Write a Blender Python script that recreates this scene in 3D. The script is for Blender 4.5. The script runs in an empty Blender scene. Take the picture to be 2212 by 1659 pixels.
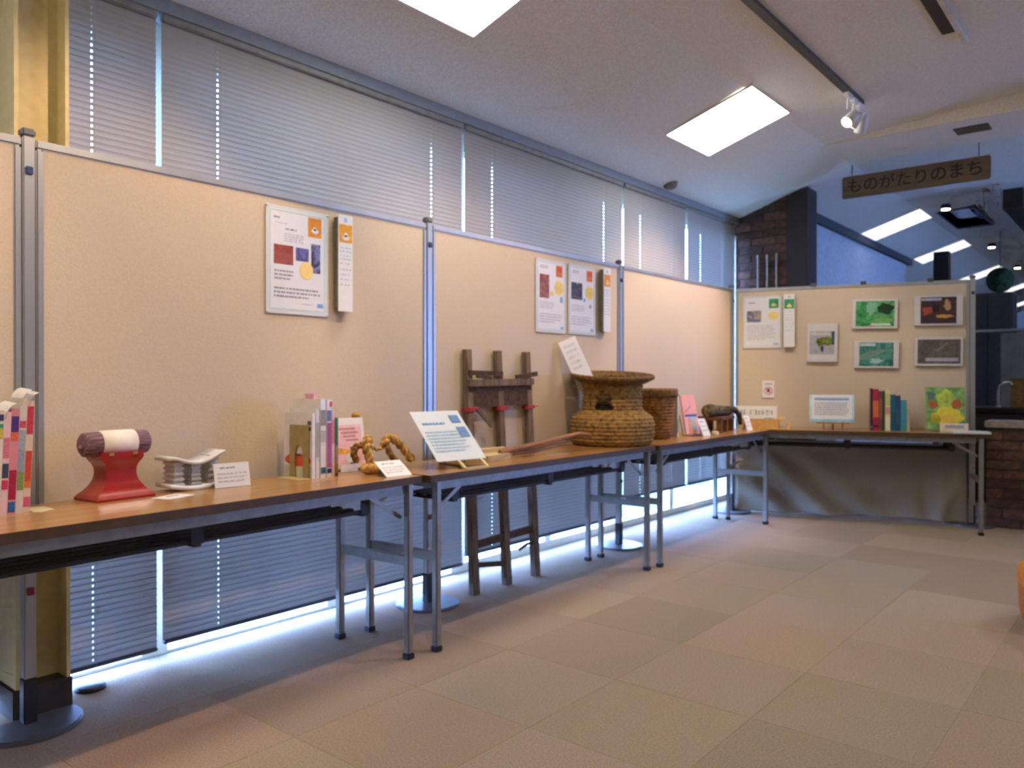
import bpy, math, random
from mathutils import Vector, Matrix
R = random.Random(7)
scene = bpy.context.scene
COL = scene.collection

# ------------------------------------------------------------------ camera
F_PX, YAW, PITCH, EYE = 1701.05, 0.6901, -0.0046, 1.0685
fw = Vector((-math.sin(YAW)*math.cos(PITCH), math.cos(YAW)*math.cos(PITCH), math.sin(PITCH)))
rt = Vector((math.cos(YAW), math.sin(YAW), 0.0))
up = rt.cross(fw)
cam_data = bpy.data.cameras.new('camera')
cam_data.sensor_width = 36.0
cam_data.lens = F_PX/2212*36.0
cam_data.clip_start = 0.05
cam_data.dof.use_dof = True
cam_data.dof.focus_distance = 0.95
cam_data.dof.aperture_fstop = 9.0
cam = bpy.data.objects.new('camera', cam_data)
COL.objects.link(cam)
cam.matrix_world = Matrix(((rt.x, up.x, -fw.x, 0), (rt.y, up.y, -fw.y, 0), (rt.z, up.z, -fw.z, EYE), (0, 0, 0, 1)))
scene.camera = cam

# ------------------------------------------------------------------ world, exposure
SKY_STRENGTH = 40.0
TUBE_STRENGTH = 14.0
SPOT_POWER = 52.0
world = bpy.data.worlds.new('overcast_sky')
scene.world = world
world.use_nodes = True
bgn = world.node_tree.nodes['Background']
bgn.inputs[0].default_value = (0.26, 0.43, 1.0, 1)
bgn.inputs[1].default_value = SKY_STRENGTH
scene.view_settings.view_transform = 'Standard'
scene.view_settings.look = 'None'
scene.view_settings.gamma = 1.0
scene.view_settings.exposure = 0.25
scene.view_settings.use_curve_mapping = False
scene.cycles.use_denoising = True
scene.cycles.max_bounces = 6
scene.cycles.diffuse_bounces = 4
scene.cycles.use_adaptive_sampling = True
scene.cycles.adaptive_threshold = 0.12
scene.cycles.adaptive_min_samples = 16
scene.cycles.use_light_tree = False
scene.cycles.transparent_max_bounces = 10
scene.cycles.sample_clamp_indirect = 8.0

# ------------------------------------------------------------------ helpers
def lin(h):
    h = h.lstrip('#')
    out = []
    for i in (0, 2, 4):
        c = int(h[i:i+2], 16)/255
        out.append(c/12.92 if c <= 0.04045 else ((c+0.055)/1.055)**2.4)
    return tuple(out)

MATS = {}
def M(col, rough=0.6, metal=0.0, var=0.06, scale=30.0, bump=0.0, stretch=(1, 1, 1), spec=0.5, rnd=0.0, coat=0.0):
    """plain procedural surface: base colour with a little noise in it"""
    key = (col, rough, metal, var, scale, bump, stretch, spec, rnd, coat)
    if key in MATS:
        return MATS[key]
    m = bpy.data.materials.new('surface_'+col.strip('#'))
    m.use_nodes = True
    nt = m.node_tree
    b = nt.nodes['Principled BSDF']
    b.inputs['Roughness'].default_value = rough
    b.inputs['Metallic'].default_value = metal
    b.inputs['Specular IOR Level'].default_value = spec
    if coat:
        b.inputs['Coat Weight'].default_value = coat
        b.inputs['Coat Roughness'].default_value = 0.15
    tc = nt.nodes.new('ShaderNodeTexCoord')
    mp = nt.nodes.new('ShaderNodeMapping')
    mp.inputs['Scale'].default_value = stretch
    nz = nt.nodes.new('ShaderNodeTexNoise')
    nz.inputs['Scale'].default_value = scale
    nz.inputs['Detail'].default_value = 2
    nt.links.new(tc.outputs['Object'], mp.inputs[0])
    nt.links.new(mp.outputs[0], nz.inputs['Vector'])
    mr = nt.nodes.new('ShaderNodeMapRange')
    mr.inputs[1].default_value = 0.3
    mr.inputs[2].default_value = 0.7
    mr.inputs[3].default_value = 1-var*2
    mr.inputs[4].default_value = 1+var*2
    nt.links.new(nz.outputs['Fac'], mr.inputs[0])
    fac = mr.outputs[0]
    if rnd:
        oi = nt.nodes.new('ShaderNodeObjectInfo')
        m2 = nt.nodes.new('ShaderNodeMapRange')
        m2.inputs[3].default_value = 1-rnd
        m2.inputs[4].default_value = 1+rnd
        nt.links.new(oi.outputs['Random'], m2.inputs[0])
        mu = nt.nodes.new('ShaderNodeMath')
        mu.operation = 'MULTIPLY'
        nt.links.new(fac, mu.inputs[0])
        nt.links.new(m2.outputs[0], mu.inputs[1])
        fac = mu.outputs[0]
    vm = nt.nodes.new('ShaderNodeVectorMath')
    vm.operation = 'SCALE'
    vm.inputs[0].default_value = lin(col)
    nt.links.new(fac, vm.inputs['Scale'])
    nt.links.new(vm.outputs[0], b.inputs['Base Color'])
    if bump:
        bp = nt.nodes.new('ShaderNodeBump')
        bp.inputs['Strength'].default_value = bump
        bp.inputs['Distance'].default_value = 0.01
        nt.links.new(nz.outputs['Fac'], bp.inputs['Height'])
        nt.links.new(bp.outputs[0], b.inputs['Normal'])
    MATS[key] = m
    return m

def emis(name, col, s):
    m = bpy.data.materials.new(name)
    m.use_nodes = True
    b = m.node_tree.nodes['Principled BSDF']
    b.inputs['Base Color'].default_value = (0.8, 0.8, 0.8, 1)
    b.inputs['Emission Color'].default_value = (*col, 1)
    b.inputs['Emission Strength'].default_value = s
    return m

def mix_shader(name, build):
    m = bpy.data.materials.new(name)
    m.use_nodes = True
    nt = m.node_tree
    nt.nodes.remove(nt.nodes['Principled BSDF'])
    out = nt.nodes['Material Output']
    nt.links.new(build(nt), out.inputs[0])
    return m

def _glass(nt):
    t = nt.nodes.new('ShaderNodeBsdfTransparent')
    t.inputs[0].default_value = (0.93, 0.96, 0.96, 1)
    g = nt.nodes.new('ShaderNodeBsdfGlossy')
    g.inputs['Roughness'].default_value = 0.02
    lw = nt.nodes.new('ShaderNodeLayerWeight')
    pw = nt.nodes.new('ShaderNodeMath')
    pw.operation = 'POWER'
    pw.inputs[1].default_value = 5.0
    nt.links.new(lw.outputs['Facing'], pw.inputs[0])
    fr = nt.nodes.new('ShaderNodeMapRange')
    fr.inputs[3].default_value = 0.04
    fr.inputs[4].default_value = 0.9
    nt.links.new(pw.outputs[0], fr.inputs[0])
    mx = nt.nodes.new('ShaderNodeMixShader')
    nt.links.new(fr.outputs[0], mx.inputs[0])
    nt.links.new(t.outputs[0], mx.inputs[1])
    nt.links.new(g.outputs[0], mx.inputs[2])
    return mx.outputs[0]
GLASS = mix_shader('window_glass', _glass)

def translucent(name, dcol, tcol, fac):
    def f(nt):
        d = nt.nodes.new('ShaderNodeBsdfDiffuse')
        t = nt.nodes.new('ShaderNodeBsdfTranslucent')
        nz = nt.nodes.new('ShaderNodeTexNoise')
        nz.inputs['Scale'].default_value = 6
        cr = nt.nodes.new('ShaderNodeMapRange')
        cr.inputs[3].default_value = 0.92
        cr.inputs[4].default_value = 1.08
        nt.links.new(nz.outputs['Fac'], cr.inputs[0])
        vm = nt.nodes.new('ShaderNodeVectorMath')
        vm.operation = 'SCALE'
        vm.inputs[0].default_value = dcol
        nt.links.new(cr.outputs[0], vm.inputs['Scale'])
        nt.links.new(vm.outputs[0], d.inputs[0])
        t.inputs[0].default_value = (*tcol, 1)
        mx = nt.nodes.new('ShaderNodeMixShader')
        mx.inputs[0].default_value = fac
        nt.links.new(d.outputs[0], mx.inputs[1])
        nt.links.new(t.outputs[0], mx.inputs[2])
        return mx.outputs[0]
    return mix_shader(name, f)
SLAT = translucent('blind_slat', (0.43, 0.41, 0.38), (0.90, 0.82, 0.74), 0.013)
SKYPANE = translucent('frosted_pane', (0.6, 0.6, 0.6), (0.8, 0.8, 0.85), 0.06)

class MB:
    """collects simple solids and becomes one mesh object"""
    def __init__(self):
        self.v, self.f, self.m, self.s, self.pieces = [], [], [], [], []
    def add(self, vs, fs, m=0, smooth=False):
        o = len(self.v)
        self.v += [tuple(p) for p in vs]
        self.f += [tuple(i+o for i in f) for f in fs]
        self.m += [m]*len(fs)
        self.s += [smooth]*len(fs)
        self.pieces.append((o, len(self.v), len(self.f)-len(fs), len(self.f)))
        return self
    def box(self, x0, x1, y0, y1, z0, z1, m=0):
        vs = [(x0, y0, z0), (x1, y0, z0), (x1, y1, z0), (x0, y1, z0), (x0, y0, z1), (x1, y0, z1), (x1, y1, z1), (x0, y1, z1)]
        return self.add(vs, [(0, 3, 2, 1), (4, 5, 6, 7), (0, 1, 5, 4), (1, 2, 6, 5), (2, 3, 7, 6), (3, 0, 4, 7)], m)
    def bbox(self, x0, x1, y0, y1, z0, z1, b, m=0):
        """box with chamfered edges"""
        import bmesh
        bm = bmesh.new()
        bmesh.ops.create_cube(bm, size=1)
        for v in bm.verts:
            v.co = Vector(((x0+x1)/2+v.co.x*(x1-x0), (y0+y1)/2+v.co.y*(y1-y0), (z0+z1)/2+v.co.z*(z1-z0)))
        bmesh.ops.bevel(bm, geom=bm.edges[:], offset=b, segments=2, affect='EDGES')
        bm.verts.index_update()
        self.add([v.co[:] for v in bm.verts], [[v.index for v in f.verts] for f in bm.faces], m)
        bm.free()
        return self
    def beam(self, a, b, w, h, m=0, upv=(0, 0, 1), w2=None, h2=None):
        """rectangular bar from a to b"""
        a, b = Vector(a), Vector(b)
        d = (b-a).normalized()
        s = d.cross(Vector(upv))
        if s.length < 1e-4:
            s = d.cross(Vector((1, 0, 0)))
        s.normalize()
        u = s.cross(d)
        w2 = w2 or w
        h2 = h2 or h
        vs = []
        for p, ww, hh in ((a, w, h), (b, w2, h2)):
            for i, j in ((-1, -1), (1, -1), (1, 1), (-1, 1)):
                vs.append(p+s*(i*ww/2)+u*(j*hh/2))
        return self.add(vs, [(0, 1, 2, 3), (7, 6, 5, 4), (0, 4, 5, 1), (1, 5, 6, 2), (2, 6, 7, 3), (3, 7, 4, 0)], m)
    def tube(self, pts, rad, seg=10, m=0, cap=True):
        pts = [Vector(p) for p in pts]
        n = len(pts)
        rads = rad if isinstance(rad, (list, tuple)) else [rad]*n
        rings, prev = [], None
        for i, p in enumerate(pts):
            d = (pts[min(i+1, n-1)]-pts[max(i-1, 0)]).normalized()
            if prev is None:
                s = d.cross(Vector((0, 0, 1)))
                if s.length < 1e-3:
                    s = d.cross(Vector((1, 0, 0)))
            else:
                s = prev-d*prev.dot(d)
            s.normalize()
            prev = s
            u = d.cross(s)
            rings.append([p+(s*math.cos(2*math.pi*k/seg)+u*math.sin(2*math.pi*k/seg))*rads[i] for k in range(seg)])
        vs = [q for r in rings for q in r]
        fs = []
        for i in range(n-1):
            for k in range(seg):
                k2 = (k+1) % seg
                fs.append((i*seg+k, i*seg+k2, (i+1)*seg+k2, (i+1)*seg+k))
        self.add(vs, fs, m, True)
        if cap:
            self.add(rings[0], [tuple(range(seg))[::-1]], m)
            self.add(rings[-1], [tuple(range(seg))], m)
        return self
    def lathe(self, prof, seg=32, c=(0, 0, 0), m=0, smooth=True, axis='z'):
        vs, fs = [], []
        n = len(prof)
        for r, z in prof:
            for k in range(seg):
                a = 2*math.pi*k/seg
                p = (r*math.cos(a), r*math.sin(a), z)
                if axis == 'y':
                    p = (p[0], p[2], p[1])
                elif axis == 'x':
                    p = (p[2], p[0], p[1])
                vs.append((p[0]+c[0], p[1]+c[1], p[2]+c[2]))
        for i in range(n-1):
            for k in range(seg):
                k2 = (k+1) % seg
                fs.append((i*seg+k, i*seg+k2, (i+1)*seg+k2, (i+1)*seg+k))
        return self.add(vs, fs, m, smooth)
    def prism(self, poly, z0, z1, m=0, plane='xy'):
        def P(a, b, c):
            return {'xy': (a, b, c), 'yz': (c, a, b), 'xz': (a, c, b)}[plane]
        n = len(poly)
        vs = [P(a, b, z0) for a, b in poly]+[P(a, b, z1) for a, b in poly]
        fs = [tuple(range(n))[::-1], tuple(range(n, 2*n))]+[(i, (i+1) % n, n+(i+1) % n, n+i) for i in range(n)]
        return self.add(vs, fs, m)
    def blob(self, c, r, m=0, jit=0.0, seg=14, rings=9, rnd=None):
        rnd = rnd or R
        vs, fs = [], []
        for i in range(rings+1):
            t = math.pi*i/rings
            for k in range(seg):
                a = 2*math.pi*k/seg
                j = 1+(rnd.uniform(-jit, jit) if 0 < i < rings else 0)
                vs.append((c[0]+r[0]*j*math.sin(t)*math.cos(a), c[1]+r[1]*j*math.sin(t)*math.sin(a), c[2]+r[2]*math.cos(t)))
        for i in range(rings):
            for k in range(seg):
                k2 = (k+1) % seg
                fs.append((i*seg+k, (i+1)*seg+k, (i+1)*seg+k2, i*seg+k2))
        return self.add(vs, fs, m, True)
    def mesh(self, name, mats):
        me = bpy.data.meshes.new(name)
        me.from_pydata(self.v, [], self.f)
        for mm in (mats if isinstance(mats, (list, tuple)) else [mats]):
            me.materials.append(mm)
        me.polygons.foreach_set('material_index', self.m)
        me.polygons.foreach_set('use_smooth', self.s)
        me.update()
        return me
    def build_print(self, parent, mats, loc=None, rot=None, patch='print_patch', small='lettering', lim=0.03):
        """each larger printed patch a part of its own, fine lettering joined"""
        fine = MB()
        for (v0, v1, f0, f1) in self.pieces:
            vs = self.v[v0:v1]
            ext = max(max(p[i] for p in vs)-min(p[i] for p in vs) for i in range(3))
            fs = [tuple(i-v0 for i in f) for f in self.f[f0:f1]]
            m = self.m[f0]
            if ext < lim:
                fine.add(vs, fs, m)
            else:
                MB().add(vs, fs, 0).build(patch, mats[m], parent, loc, rot)
        if fine.v:
            o = fine.build(small, mats, parent, loc, rot)
            o['kind'] = 'stuff'
    def build(self, name, mats, parent=None, loc=None, rot=None):
        o = bpy.data.objects.new(name, self.mesh(name, mats))
        COL.objects.link(o)
        if parent is not None:
            o.parent = parent
        if loc is not None:
            o.location = loc
        if rot is not None:
            o.rotation_euler = rot
        return o

def put(name, me, parent, loc=(0, 0, 0), rot=(0, 0, 0)):
    o = bpy.data.objects.new(name, me)
    COL.objects.link(o)
    o.parent = parent
    o.location = loc
    o.rotation_euler = rot
    return o

def tag(o, label=None, cat=None, group=None, kind=None):
    if label:
        o['label'] = label
    if cat:
        o['category'] = cat
    if group:
        o['group'] = group
    if kind:
        o['kind'] = kind
    return o

def thing(name, label, cat, loc=(0, 0, 0), rotz=0.0, group=None, rot=None):
    o = bpy.data.objects.new(name, None)
    o.empty_display_size = 0.05
    COL.objects.link(o)
    o.location = loc
    o.rotation_euler = rot if rot is not None else (0, 0, rotz)
    return tag(o, label, cat, group)

def structure(name, loc=(0, 0, 0), rotz=0.0):
    o = bpy.data.objects.new(name, None)
    COL.objects.link(o)
    o.location = loc
    o.rotation_euler = (0, 0, rotz)
    o['kind'] = 'structure'
    return o

# ------------------------------------------------------------------ materials used often
CEIL = M('#e0dcd4', 0.9, var=0.05, scale=90, bump=0.25)
ALU = M('#a9adb4', 0.38, metal=0.55, var=0.03, scale=12, stretch=(1, 1, 0.1))
CREAM = M('#d9cf9c', 0.5, var=0.03)
FRAMEC = M('#cfc9b4', 0.5, var=0.03)
DARKWOOD = M('#1f1814', 0.6, var=0.15, stretch=(1, 1, 0.1))
WHITE = M('#e4e6ea', 0.6, var=0.01)
BLACK = M('#15151a', 0.45, var=0.05)
STEEL = M('#9b9c9c', 0.35, metal=0.75, var=0.04)
CORK = M('#cdbfab', 0.95, var=0.02, scale=160, bump=0.08, spec=0.15)
BRICKM = M('#55392e', 0.9, var=0.2, scale=25, bump=0.4, rnd=0.45)
MORTAR = M('#4c4743', 0.95, var=0.12, scale=40)

# ------------------------------------------------------------------ floor with carpet tiles
fl = tag(MB().box(-3.1, 5.0, -4.0, 21.4, -0.12, -0.006).build('floor', M('#8f8070', 0.95)), kind='structure')
TILE = 0.5
tile_me = []
for c in ('#a48f7a', '#a08f7c', '#a2917a', '#a69380'):
    mm = M(c, 0.97, var=0.08, scale=160, bump=0.12, spec=0.1, rnd=0.09)
    tile_me.append(MB().bbox(-0.2498, 0.2498, -0.2498, 0.2498, -0.006, 0, 0.0005).mesh('carpet_tile', mm))
nt_ = 0
far = MB()
for i in range(16):
    for j in range(30):
        x, y = -3.0+TILE*(i+0.5), -1.6+TILE*(j+0.5)
        if x < 2.1 and y < 8.0 and not (x > 0.6 and y < 1.0):
            put('carpet_tile', tile_me[(i*7+j*3+(i*j) % 3) % 4], fl, (x, y, 0), (0, 0, math.pi/2*((i+j) % 2)))
        else:
            far.box(x-0.2488, x+0.2488, y-0.2488, y+0.2488, -0.006, 0)
far.box(-3.0, 5.0, 13.4, 21.4, -0.006, 0)
tag(far.build('carpet_tiles', M('#ae9c88', 0.97, var=0.1, scale=120), fl), kind='stuff')

# ------------------------------------------------------------------ ceiling
def ceil_z(x):
    return 2.47+0.34*(x+3.0) if x < -1.95 else 2.827+0.08*(x+1.95)
cb = MB()
def ceil_strip(xa, xb, ya, yb):
    za, zb, t = ceil_z(xa), ceil_z(xb), 0.14
    vs = [(xa, ya, za), (xb, ya, zb), (xb, yb, zb), (xa, yb, za)]
    vs += [(a, b, c+t) for a, b, c in vs]
    cb.add(vs, [(0, 3, 2, 1), (4, 5, 6, 7), (0, 1, 5, 4), (1, 2, 6, 5), (2, 3, 7, 6), (3, 0, 4, 7)])
SKX0, SKX1, SKY0, SKY1 = -1.83, -1.5, 9.25, 10.4
ceil_strip(-3.2, -1.95, -4.0, 21.4)
ceil_strip(-1.95, SKX0, -4.0, 21.4)
ceil_strip(SKX0, SKX1, -4.0, SKY0)
ceil_strip(SKX0, SKX1, SKY1, 21.4)
ceil_strip(SKX1, 5.0, -4.0, 21.4)
ceiling = tag(cb.build('ceiling', CEIL), kind='structure')
# soffit between the two halves of the hall
sb = MB()
sb.prism([(-1.95, 2.824), (5.0, 2.824), (5.0, 3.39), (-1.95, 2.829)], 6.035, 6.68, plane='xz')
tag(sb.build('trim_1', CEIL), kind='structure')
# trim along the window head
tag(MB().prism([(-3.0, 2.452), (-2.895, 2.452), (-2.895, 2.508), (-3.0, 2.472)], -4.0, 6.67, plane='xz').build('trim_2', M('#8b939c', 0.5, var=0.03)), kind='structure')
# skylight
sk = structure('window_9', (0, 0, 0))
kb = MB()
for (a, b, c, d) in ((SKX0-0.02, SKX0, SKY0, SKY1), (SKX1, SKX1+0.02, SKY0, SKY1), (SKX0-0.02, SKX1+0.02, SKY0-0.02, SKY0), (SKX0-0.02, SKX1+0.02, SKY1, SKY1+0.02)):
    kb.box(a, b, c, d, 2.835, 2.98)
kb.build('window_frame', M('#5d6577', 0.7), sk)
MB().box(SKX0, SKX1, SKY0, SKY1, 2.95, 2.956).build('window_pane', SKYPANE, sk)
MB().box((SKX0+SKX1)/2+0.05, (SKX0+SKX1)/2+0.09, SKY0, SKY1, 2.92, 2.945).build('window_bar', M('#5d6577', 0.7), sk)

# ------------------------------------------------------------------ walls
wl = MB()
wl.box(-3.2, -3.0, -4.0, 6.68, 2.44, 2.9)
wl.box(-3.2, -3.0, -4.0, -3.5, -0.1, 2.5)
wl.box(-3.2, -3.0, 6.72, 21.4, -0.1, 2.9)
tag(wl.build('wall_left', M('#b9b5ac', 0.85)), kind='structure')
tag(MB().box(-3.2, 5.1, -4.15, -4.0, -0.1, 3.6).build('wall_back', M('#c9c2b4', 0.85)), kind='structure')
wr = MB().box(5.0, 5.15, -4.0, 9.0, -0.1, 3.6).box(5.0, 5.15, 10.9, 21.4, -0.1, 3.6).box(5.0, 5.15, 9.0, 10.9, 2.5, 3.6).box(5.0, 5.15, 9.0, 10.9, -0.1, 0.6)
tag(wr.build('wall_right', M('#c9c2b4', 0.85)), kind='structure')
wf = MB().box(-3.2, -2.72, 21.4, 21.55, -0.1, 3.6).box(-0.6, 5.1, 21.4, 21.55, -0.1, 3.6).box(-2.72, -0.6, 21.4, 21.55, -0.1, 2.2).box(-2.72, -0.6, 21.4, 21.55, 2.75, 3.6)
tag(wf.build('wall_far', M('#9aa0a8', 0.85)), kind='structure')
w10 = structure('window_10')
MB().box(-2.72, -2.66, 21.42, 21.5, 2.2, 2.75).box(-1.7, -1.64, 21.42, 21.5, 2.2, 2.75).box(-2.72, -0.6, 21.42, 21.5, 2.2, 2.25).build('window_frame', FRAMEC, w10)
MB().box(-2.66, -0.6, 21.45, 21.456, 2.25, 2.75).build('window_pane', SKYPANE, w10)
w11 = structure('window_11')  # unseen window, added to let blue sky light into the far half
b = MB()
for k in range(3):
    b.box(5.02, 5.1, 9.03+k*0.92-0.03, 9.03+k*0.92+0.03, 0.6, 2.5)
b.box(5.02, 5.1, 9.0, 10.9, 0.6, 0.66).box(5.02, 5.1, 9.0, 10.9, 2.44, 2.5)
b.build('window_frame', FRAMEC, w11)
MB().box(5.05, 5.056, 9.0, 10.9, 0.66, 2.44).build('window_pane', GLASS, w11)
# pale partition of the far half, with a dark strip along its head
tag(MB().box(-3.0, -2.55, 6.95, 11.1, -0.0, 2.66).build('wall_1', M('#b0b8c8', 0.8)), kind='structure')
tag(MB().box(-2.6, -2.50, 6.95, 11.2, 2.56, 2.665).build('trim_3', M('#3a3f48', 0.7)), kind='structure')
# ground outside
tag(MB().box(-45, -3.25, -30, 45, -0.25, -0.15).build('ground', M('#5f6b52', 0.95, var=0.2, scale=1.5)), kind='structure')

# ------------------------------------------------------------------ windows along the left wall
WB = [-3.5, -1.85, -0.2, 1.468, 3.168, 4.84, 6.72]
for k in range(6):
    y0, y1 = WB[k], WB[k+1]
    w = structure('window_%d' % (k+1))
    fb = MB()
    fb.box(-3.09, -3.005, y0, y0+0.05, 0.0, 2.44)
    fb.box(-3.09, -3.005, y1-0.05, y1, 0.0, 2.44)
    rail = 0.012 if k < 4 else 0.05
    fb.box(-3.09, -3.005, y0+0.05, y1-0.05, 0.0, rail)
    fb.box(-3.09, -3.005, y0+0.05, y1-0.05, 2.34, 2.44)
    fb.build('window_frame', FRAMEC, w)
    ym = (y0+y1)/2 if k != 5 else 5.64
    MB().box(-3.08, -3.01, ym-0.03, ym+0.03, rail, 2.34).build('mullion', FRAMEC, w)
    MB().box(-3.06, -3.054, y0+0.05, ym-0.03, rail, 2.34).build('window_pane', GLASS, w)
    MB().box(-3.06, -3.054, ym+0.03, y1-0.05, rail, 2.34).build('window_pane', GLASS, w)

# ------------------------------------------------------------------ venetian blinds
PITCHS = 0.022
def slat_bm(wd, holes, tilt):
    ys = [-wd/2]
    for h in sorted(holes):
        ys += [h-0.0026, h+0.0026]
    ys.append(wd/2)
    prof = []
    for t in (-1, -0.30, 0.30, 1):
        a, bow = t*0.0132, 0.0022*(1-t*t)
        # slat plane tilted: lower edge to the room
        prof.append((a*math.cos(tilt)+bow*math.sin(tilt), -a*math.sin(tilt)+bow*math.cos(tilt)))
    vs = [(px, y, pz) for y in ys for px, pz in prof]
    fs = []
    for i in range(len(ys)-1):
        hole = i % 2 == 1
        for j in range(3):
            if hole and j == 1:
                continue
            fs.append((i*4+j, i*4+j+1, (i+1)*4+j+1, (i+1)*4+j))
    return vs, fs
def blind(y0, y1, zb, label, tilt=-1.50, separate=True):
    wd, yc = y1-y0, (y0+y1)/2
    root = thing('venetian_blind', label, 'window blind', (-2.918, yc, zb), 0, 'venetian blinds along the window wall')
    top = 2.4535-zb
    MB().bbox(-0.016, 0.016, -wd/2, wd/2, top-0.03, top, 0.004).build('headrail', M('#8f8d88', 0.5), root)
    MB().bbox(-0.011, 0.011, -wd/2, wd/2, 0, 0.014, 0.004).build('bottom_rail', M('#55565e', 0.5), root)
    holes = [-wd/2+0.23, wd/2-0.23]
    cb_ = MB()
    for h in holes:
        cb_.tube([(0.0135, h+0.006, 0.01), (0.0135, h+0.006, top-0.02)], 0.0008, 5)
        cb_.tube([(-0.0135, h+0.006, 0.01), (-0.0135, h+0.006, top-0.02)], 0.0008, 5)
    cb_.build('ladder_cords', M('#b8b4aa', 0.7), root)
    vs, fs = slat_bm(wd, holes, tilt)
    n = int(math.ceil((top-0.070)/PITCHS))+1
    if separate:
        me = MB().add(vs, fs, 0, True).mesh('slat', SLAT)
        for k in range(n):
            put('slat', me, root, (0, 0, 0.026+k*PITCHS))
    else:
        bb = MB()
        for k in range(n):
            bb.add([(a, b_, c+0.026+k*PITCHS) for a, b_, c in vs], fs, 0, True)
        tag(bb.build('slats', SLAT, root), kind='stuff')
    return root
blind(-0.19, 1.434, 0.050, 'wide grey venetian blind nearest the camera, behind the cream steel column')
blind(1.455, 3.110, 0.068, 'grey venetian blind between the two bright gaps, behind the panel with one poster')
blind(3.130, 4.742, 0.112, 'grey venetian blind behind the wooden carrying frame and straw baskets', separate=False)
blind(4.765, 5.70, 0.23, 'narrow grey venetian blind hung higher above the floor, behind the third panel', separate=False)
blind(5.73, 6.60, 0.23, 'short bright venetian blind at the brick corner', tilt=-1.25, separate=False)
blind(-1.84, -0.21, 0.016, 'grey venetian blind at the left edge of the picture', separate=False)
blind(-3.49, -1.86, 0.016, 'grey venetian blind left of the picture', separate=False)

# ------------------------------------------------------------------ cream steel column by the window
root = thing('steel_column', 'cream painted H-shaped steel column behind the exhibition screens', 'column', (-2.8285, 0.985, 0))
hb = MB()
hb.box(-0.075, 0.075, -0.08, -0.068, 0.10, 2.515)
hb.box(-0.075, 0.075, 0.068, 0.08, 0.10, 2.515)
hb.box(-0.006, 0.006, -0.068, 0.068, 0.10, 2.515)
hb.build('shaft', M('#d9c68c', 0.45, var=0.03), root)
hb = MB()
hb.bbox(-0.077, 0.077, -0.087, 0.087, 0, 0.10, 0.005)
hb.build('plinth', M('#3a302a', 0.7), root)
tag(MB().lathe([(0, 0.016), (0.045, 0.016), (0.05, 0.01), (0.05, 0.0005), (0, 0.0005)], 24).build('floor_cap', M('#2b2c33', 0.5), None, (-2.86, 1.17, 0)), 'dark round cap on the floor beside the cream column', 'floor cap')

# ------------------------------------------------------------------ exhibition screens and posts
XP, Y0, PW, PTOP, PBOT = -2.698, 0.922, 1.715, 1.812, 0.61
def panel(label, loc, rotz, extra_clips=False, left=0.02, right=0.02):
    """local x along the panel, front faces -y"""
    w0, w1 = left, PW-right
    root = thing('exhibition_screen', label, 'exhibition screen', loc, rotz, 'fabric exhibition screens on aluminium posts')
    MB().box(w0+0.02, w1-0.02, -0.010, 0.010, PBOT+0.03, PTOP-0.025).build('board', CORK, root)
    for nm, a in (('top_rail', (w0, w1, -0.016, 0.016, PTOP-0.028, PTOP)), ('bottom_rail', (w0, w1, -0.016, 0.016, PBOT, PBOT+0.03)),
                  ('side_rail', (w0, w0+0.022, -0.016, 0.016, PBOT+0.03, PTOP-0.028)), ('side_rail', (w1-0.022, w1, -0.016, 0.016, PBOT+0.03, PTOP-0.028))):
        MB().bbox(*a, 0.005).build(nm, ALU, root)
    if extra_clips:
        for u in (0.62, 0.98, 1.44):
            MB().box(u-0.02, u+0.02, -0.02, 0.02, PTOP-0.008, PTOP+0.02).build('clip', M('#4a4d55', 0.5), root)
    return root
H = math.pi/2
panel('tan exhibition screen cut off at the left edge of the picture', (XP, Y0-PW, 0), H)
P1 = panel('wide tan exhibition screen holding one big poster, behind the red pillow stand', (XP, Y0, 0), H)
P2 = panel('tan exhibition screen with two small posters, behind the wooden carrying frame', (XP, Y0+PW, 0), H)
P3 = panel('brightly lit bare tan exhibition screen in the corner', (XP, Y0+2*PW, 0), H, right=0.03)
EA = 0.3074
ED = Vector((math.cos(EA), math.sin(EA), 0))
EN = Vector((math.sin(EA), -math.cos(EA), 0))
EC = Vector((XP, Y0+3*PW, 0))-EN*0.05
P4 = panel('tan exhibition screen across the corner with framed photographs', EC, EA, True, left=0.03)
def post(label, x, y, rotz=0.0, near_column=False):
    root = thing('aluminium_post', label, 'post', (x, y, 0), rotz, 'aluminium posts between the exhibition screens')
    cut = -0.04 if near_column else -1.0
    disc_ = [(max(0.15*math.cos(2*math.pi*k/40), cut), 0.15*math.sin(2*math.pi*k/40)) for k in range(40)]
    MB().prism(disc_, 0.0, 0.010).prism([(a*0.95 if a > cut else a, b_*0.95) for a, b_ in disc_], 0.010, 0.013).build('base', M('#6f7278', 0.4, metal=0.4), root)
    MB().bbox(-0.019, 0.019, -0.019, 0.019, 0.013, 0.15, 0.003).build('sleeve', M('#22242c', 0.5), root)
    MB().bbox(-0.017, 0.017, -0.0175, 0.0175, 0.15, PTOP+0.005, 0.004).build('pole', ALU, root)
    MB().bbox(-0.02, 0.02, -0.02, 0.02, PTOP+0.005, PTOP+0.03, 0.006).build('cap', M('#6b6e74', 0.5), root)
    for z in (PTOP-0.10, 0.42):
        MB().bbox(0.017, 0.024, -0.010, 0.010, z-0.012, z+0.012, 0.002).build('clamp', M('#27407a' if z > 1 else '#8a1f3a', 0.4), root)
    return root
post('aluminium post at the left end of the big-poster panel', XP, Y0, near_column=True)
post('aluminium post between the big-poster panel and the two-poster panel', XP, Y0+PW)
post('aluminium post behind the large straw basket', XP, Y0+2*PW)
post('aluminium post in the corner where the panels meet at an angle', XP, Y0+3*PW)
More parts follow.
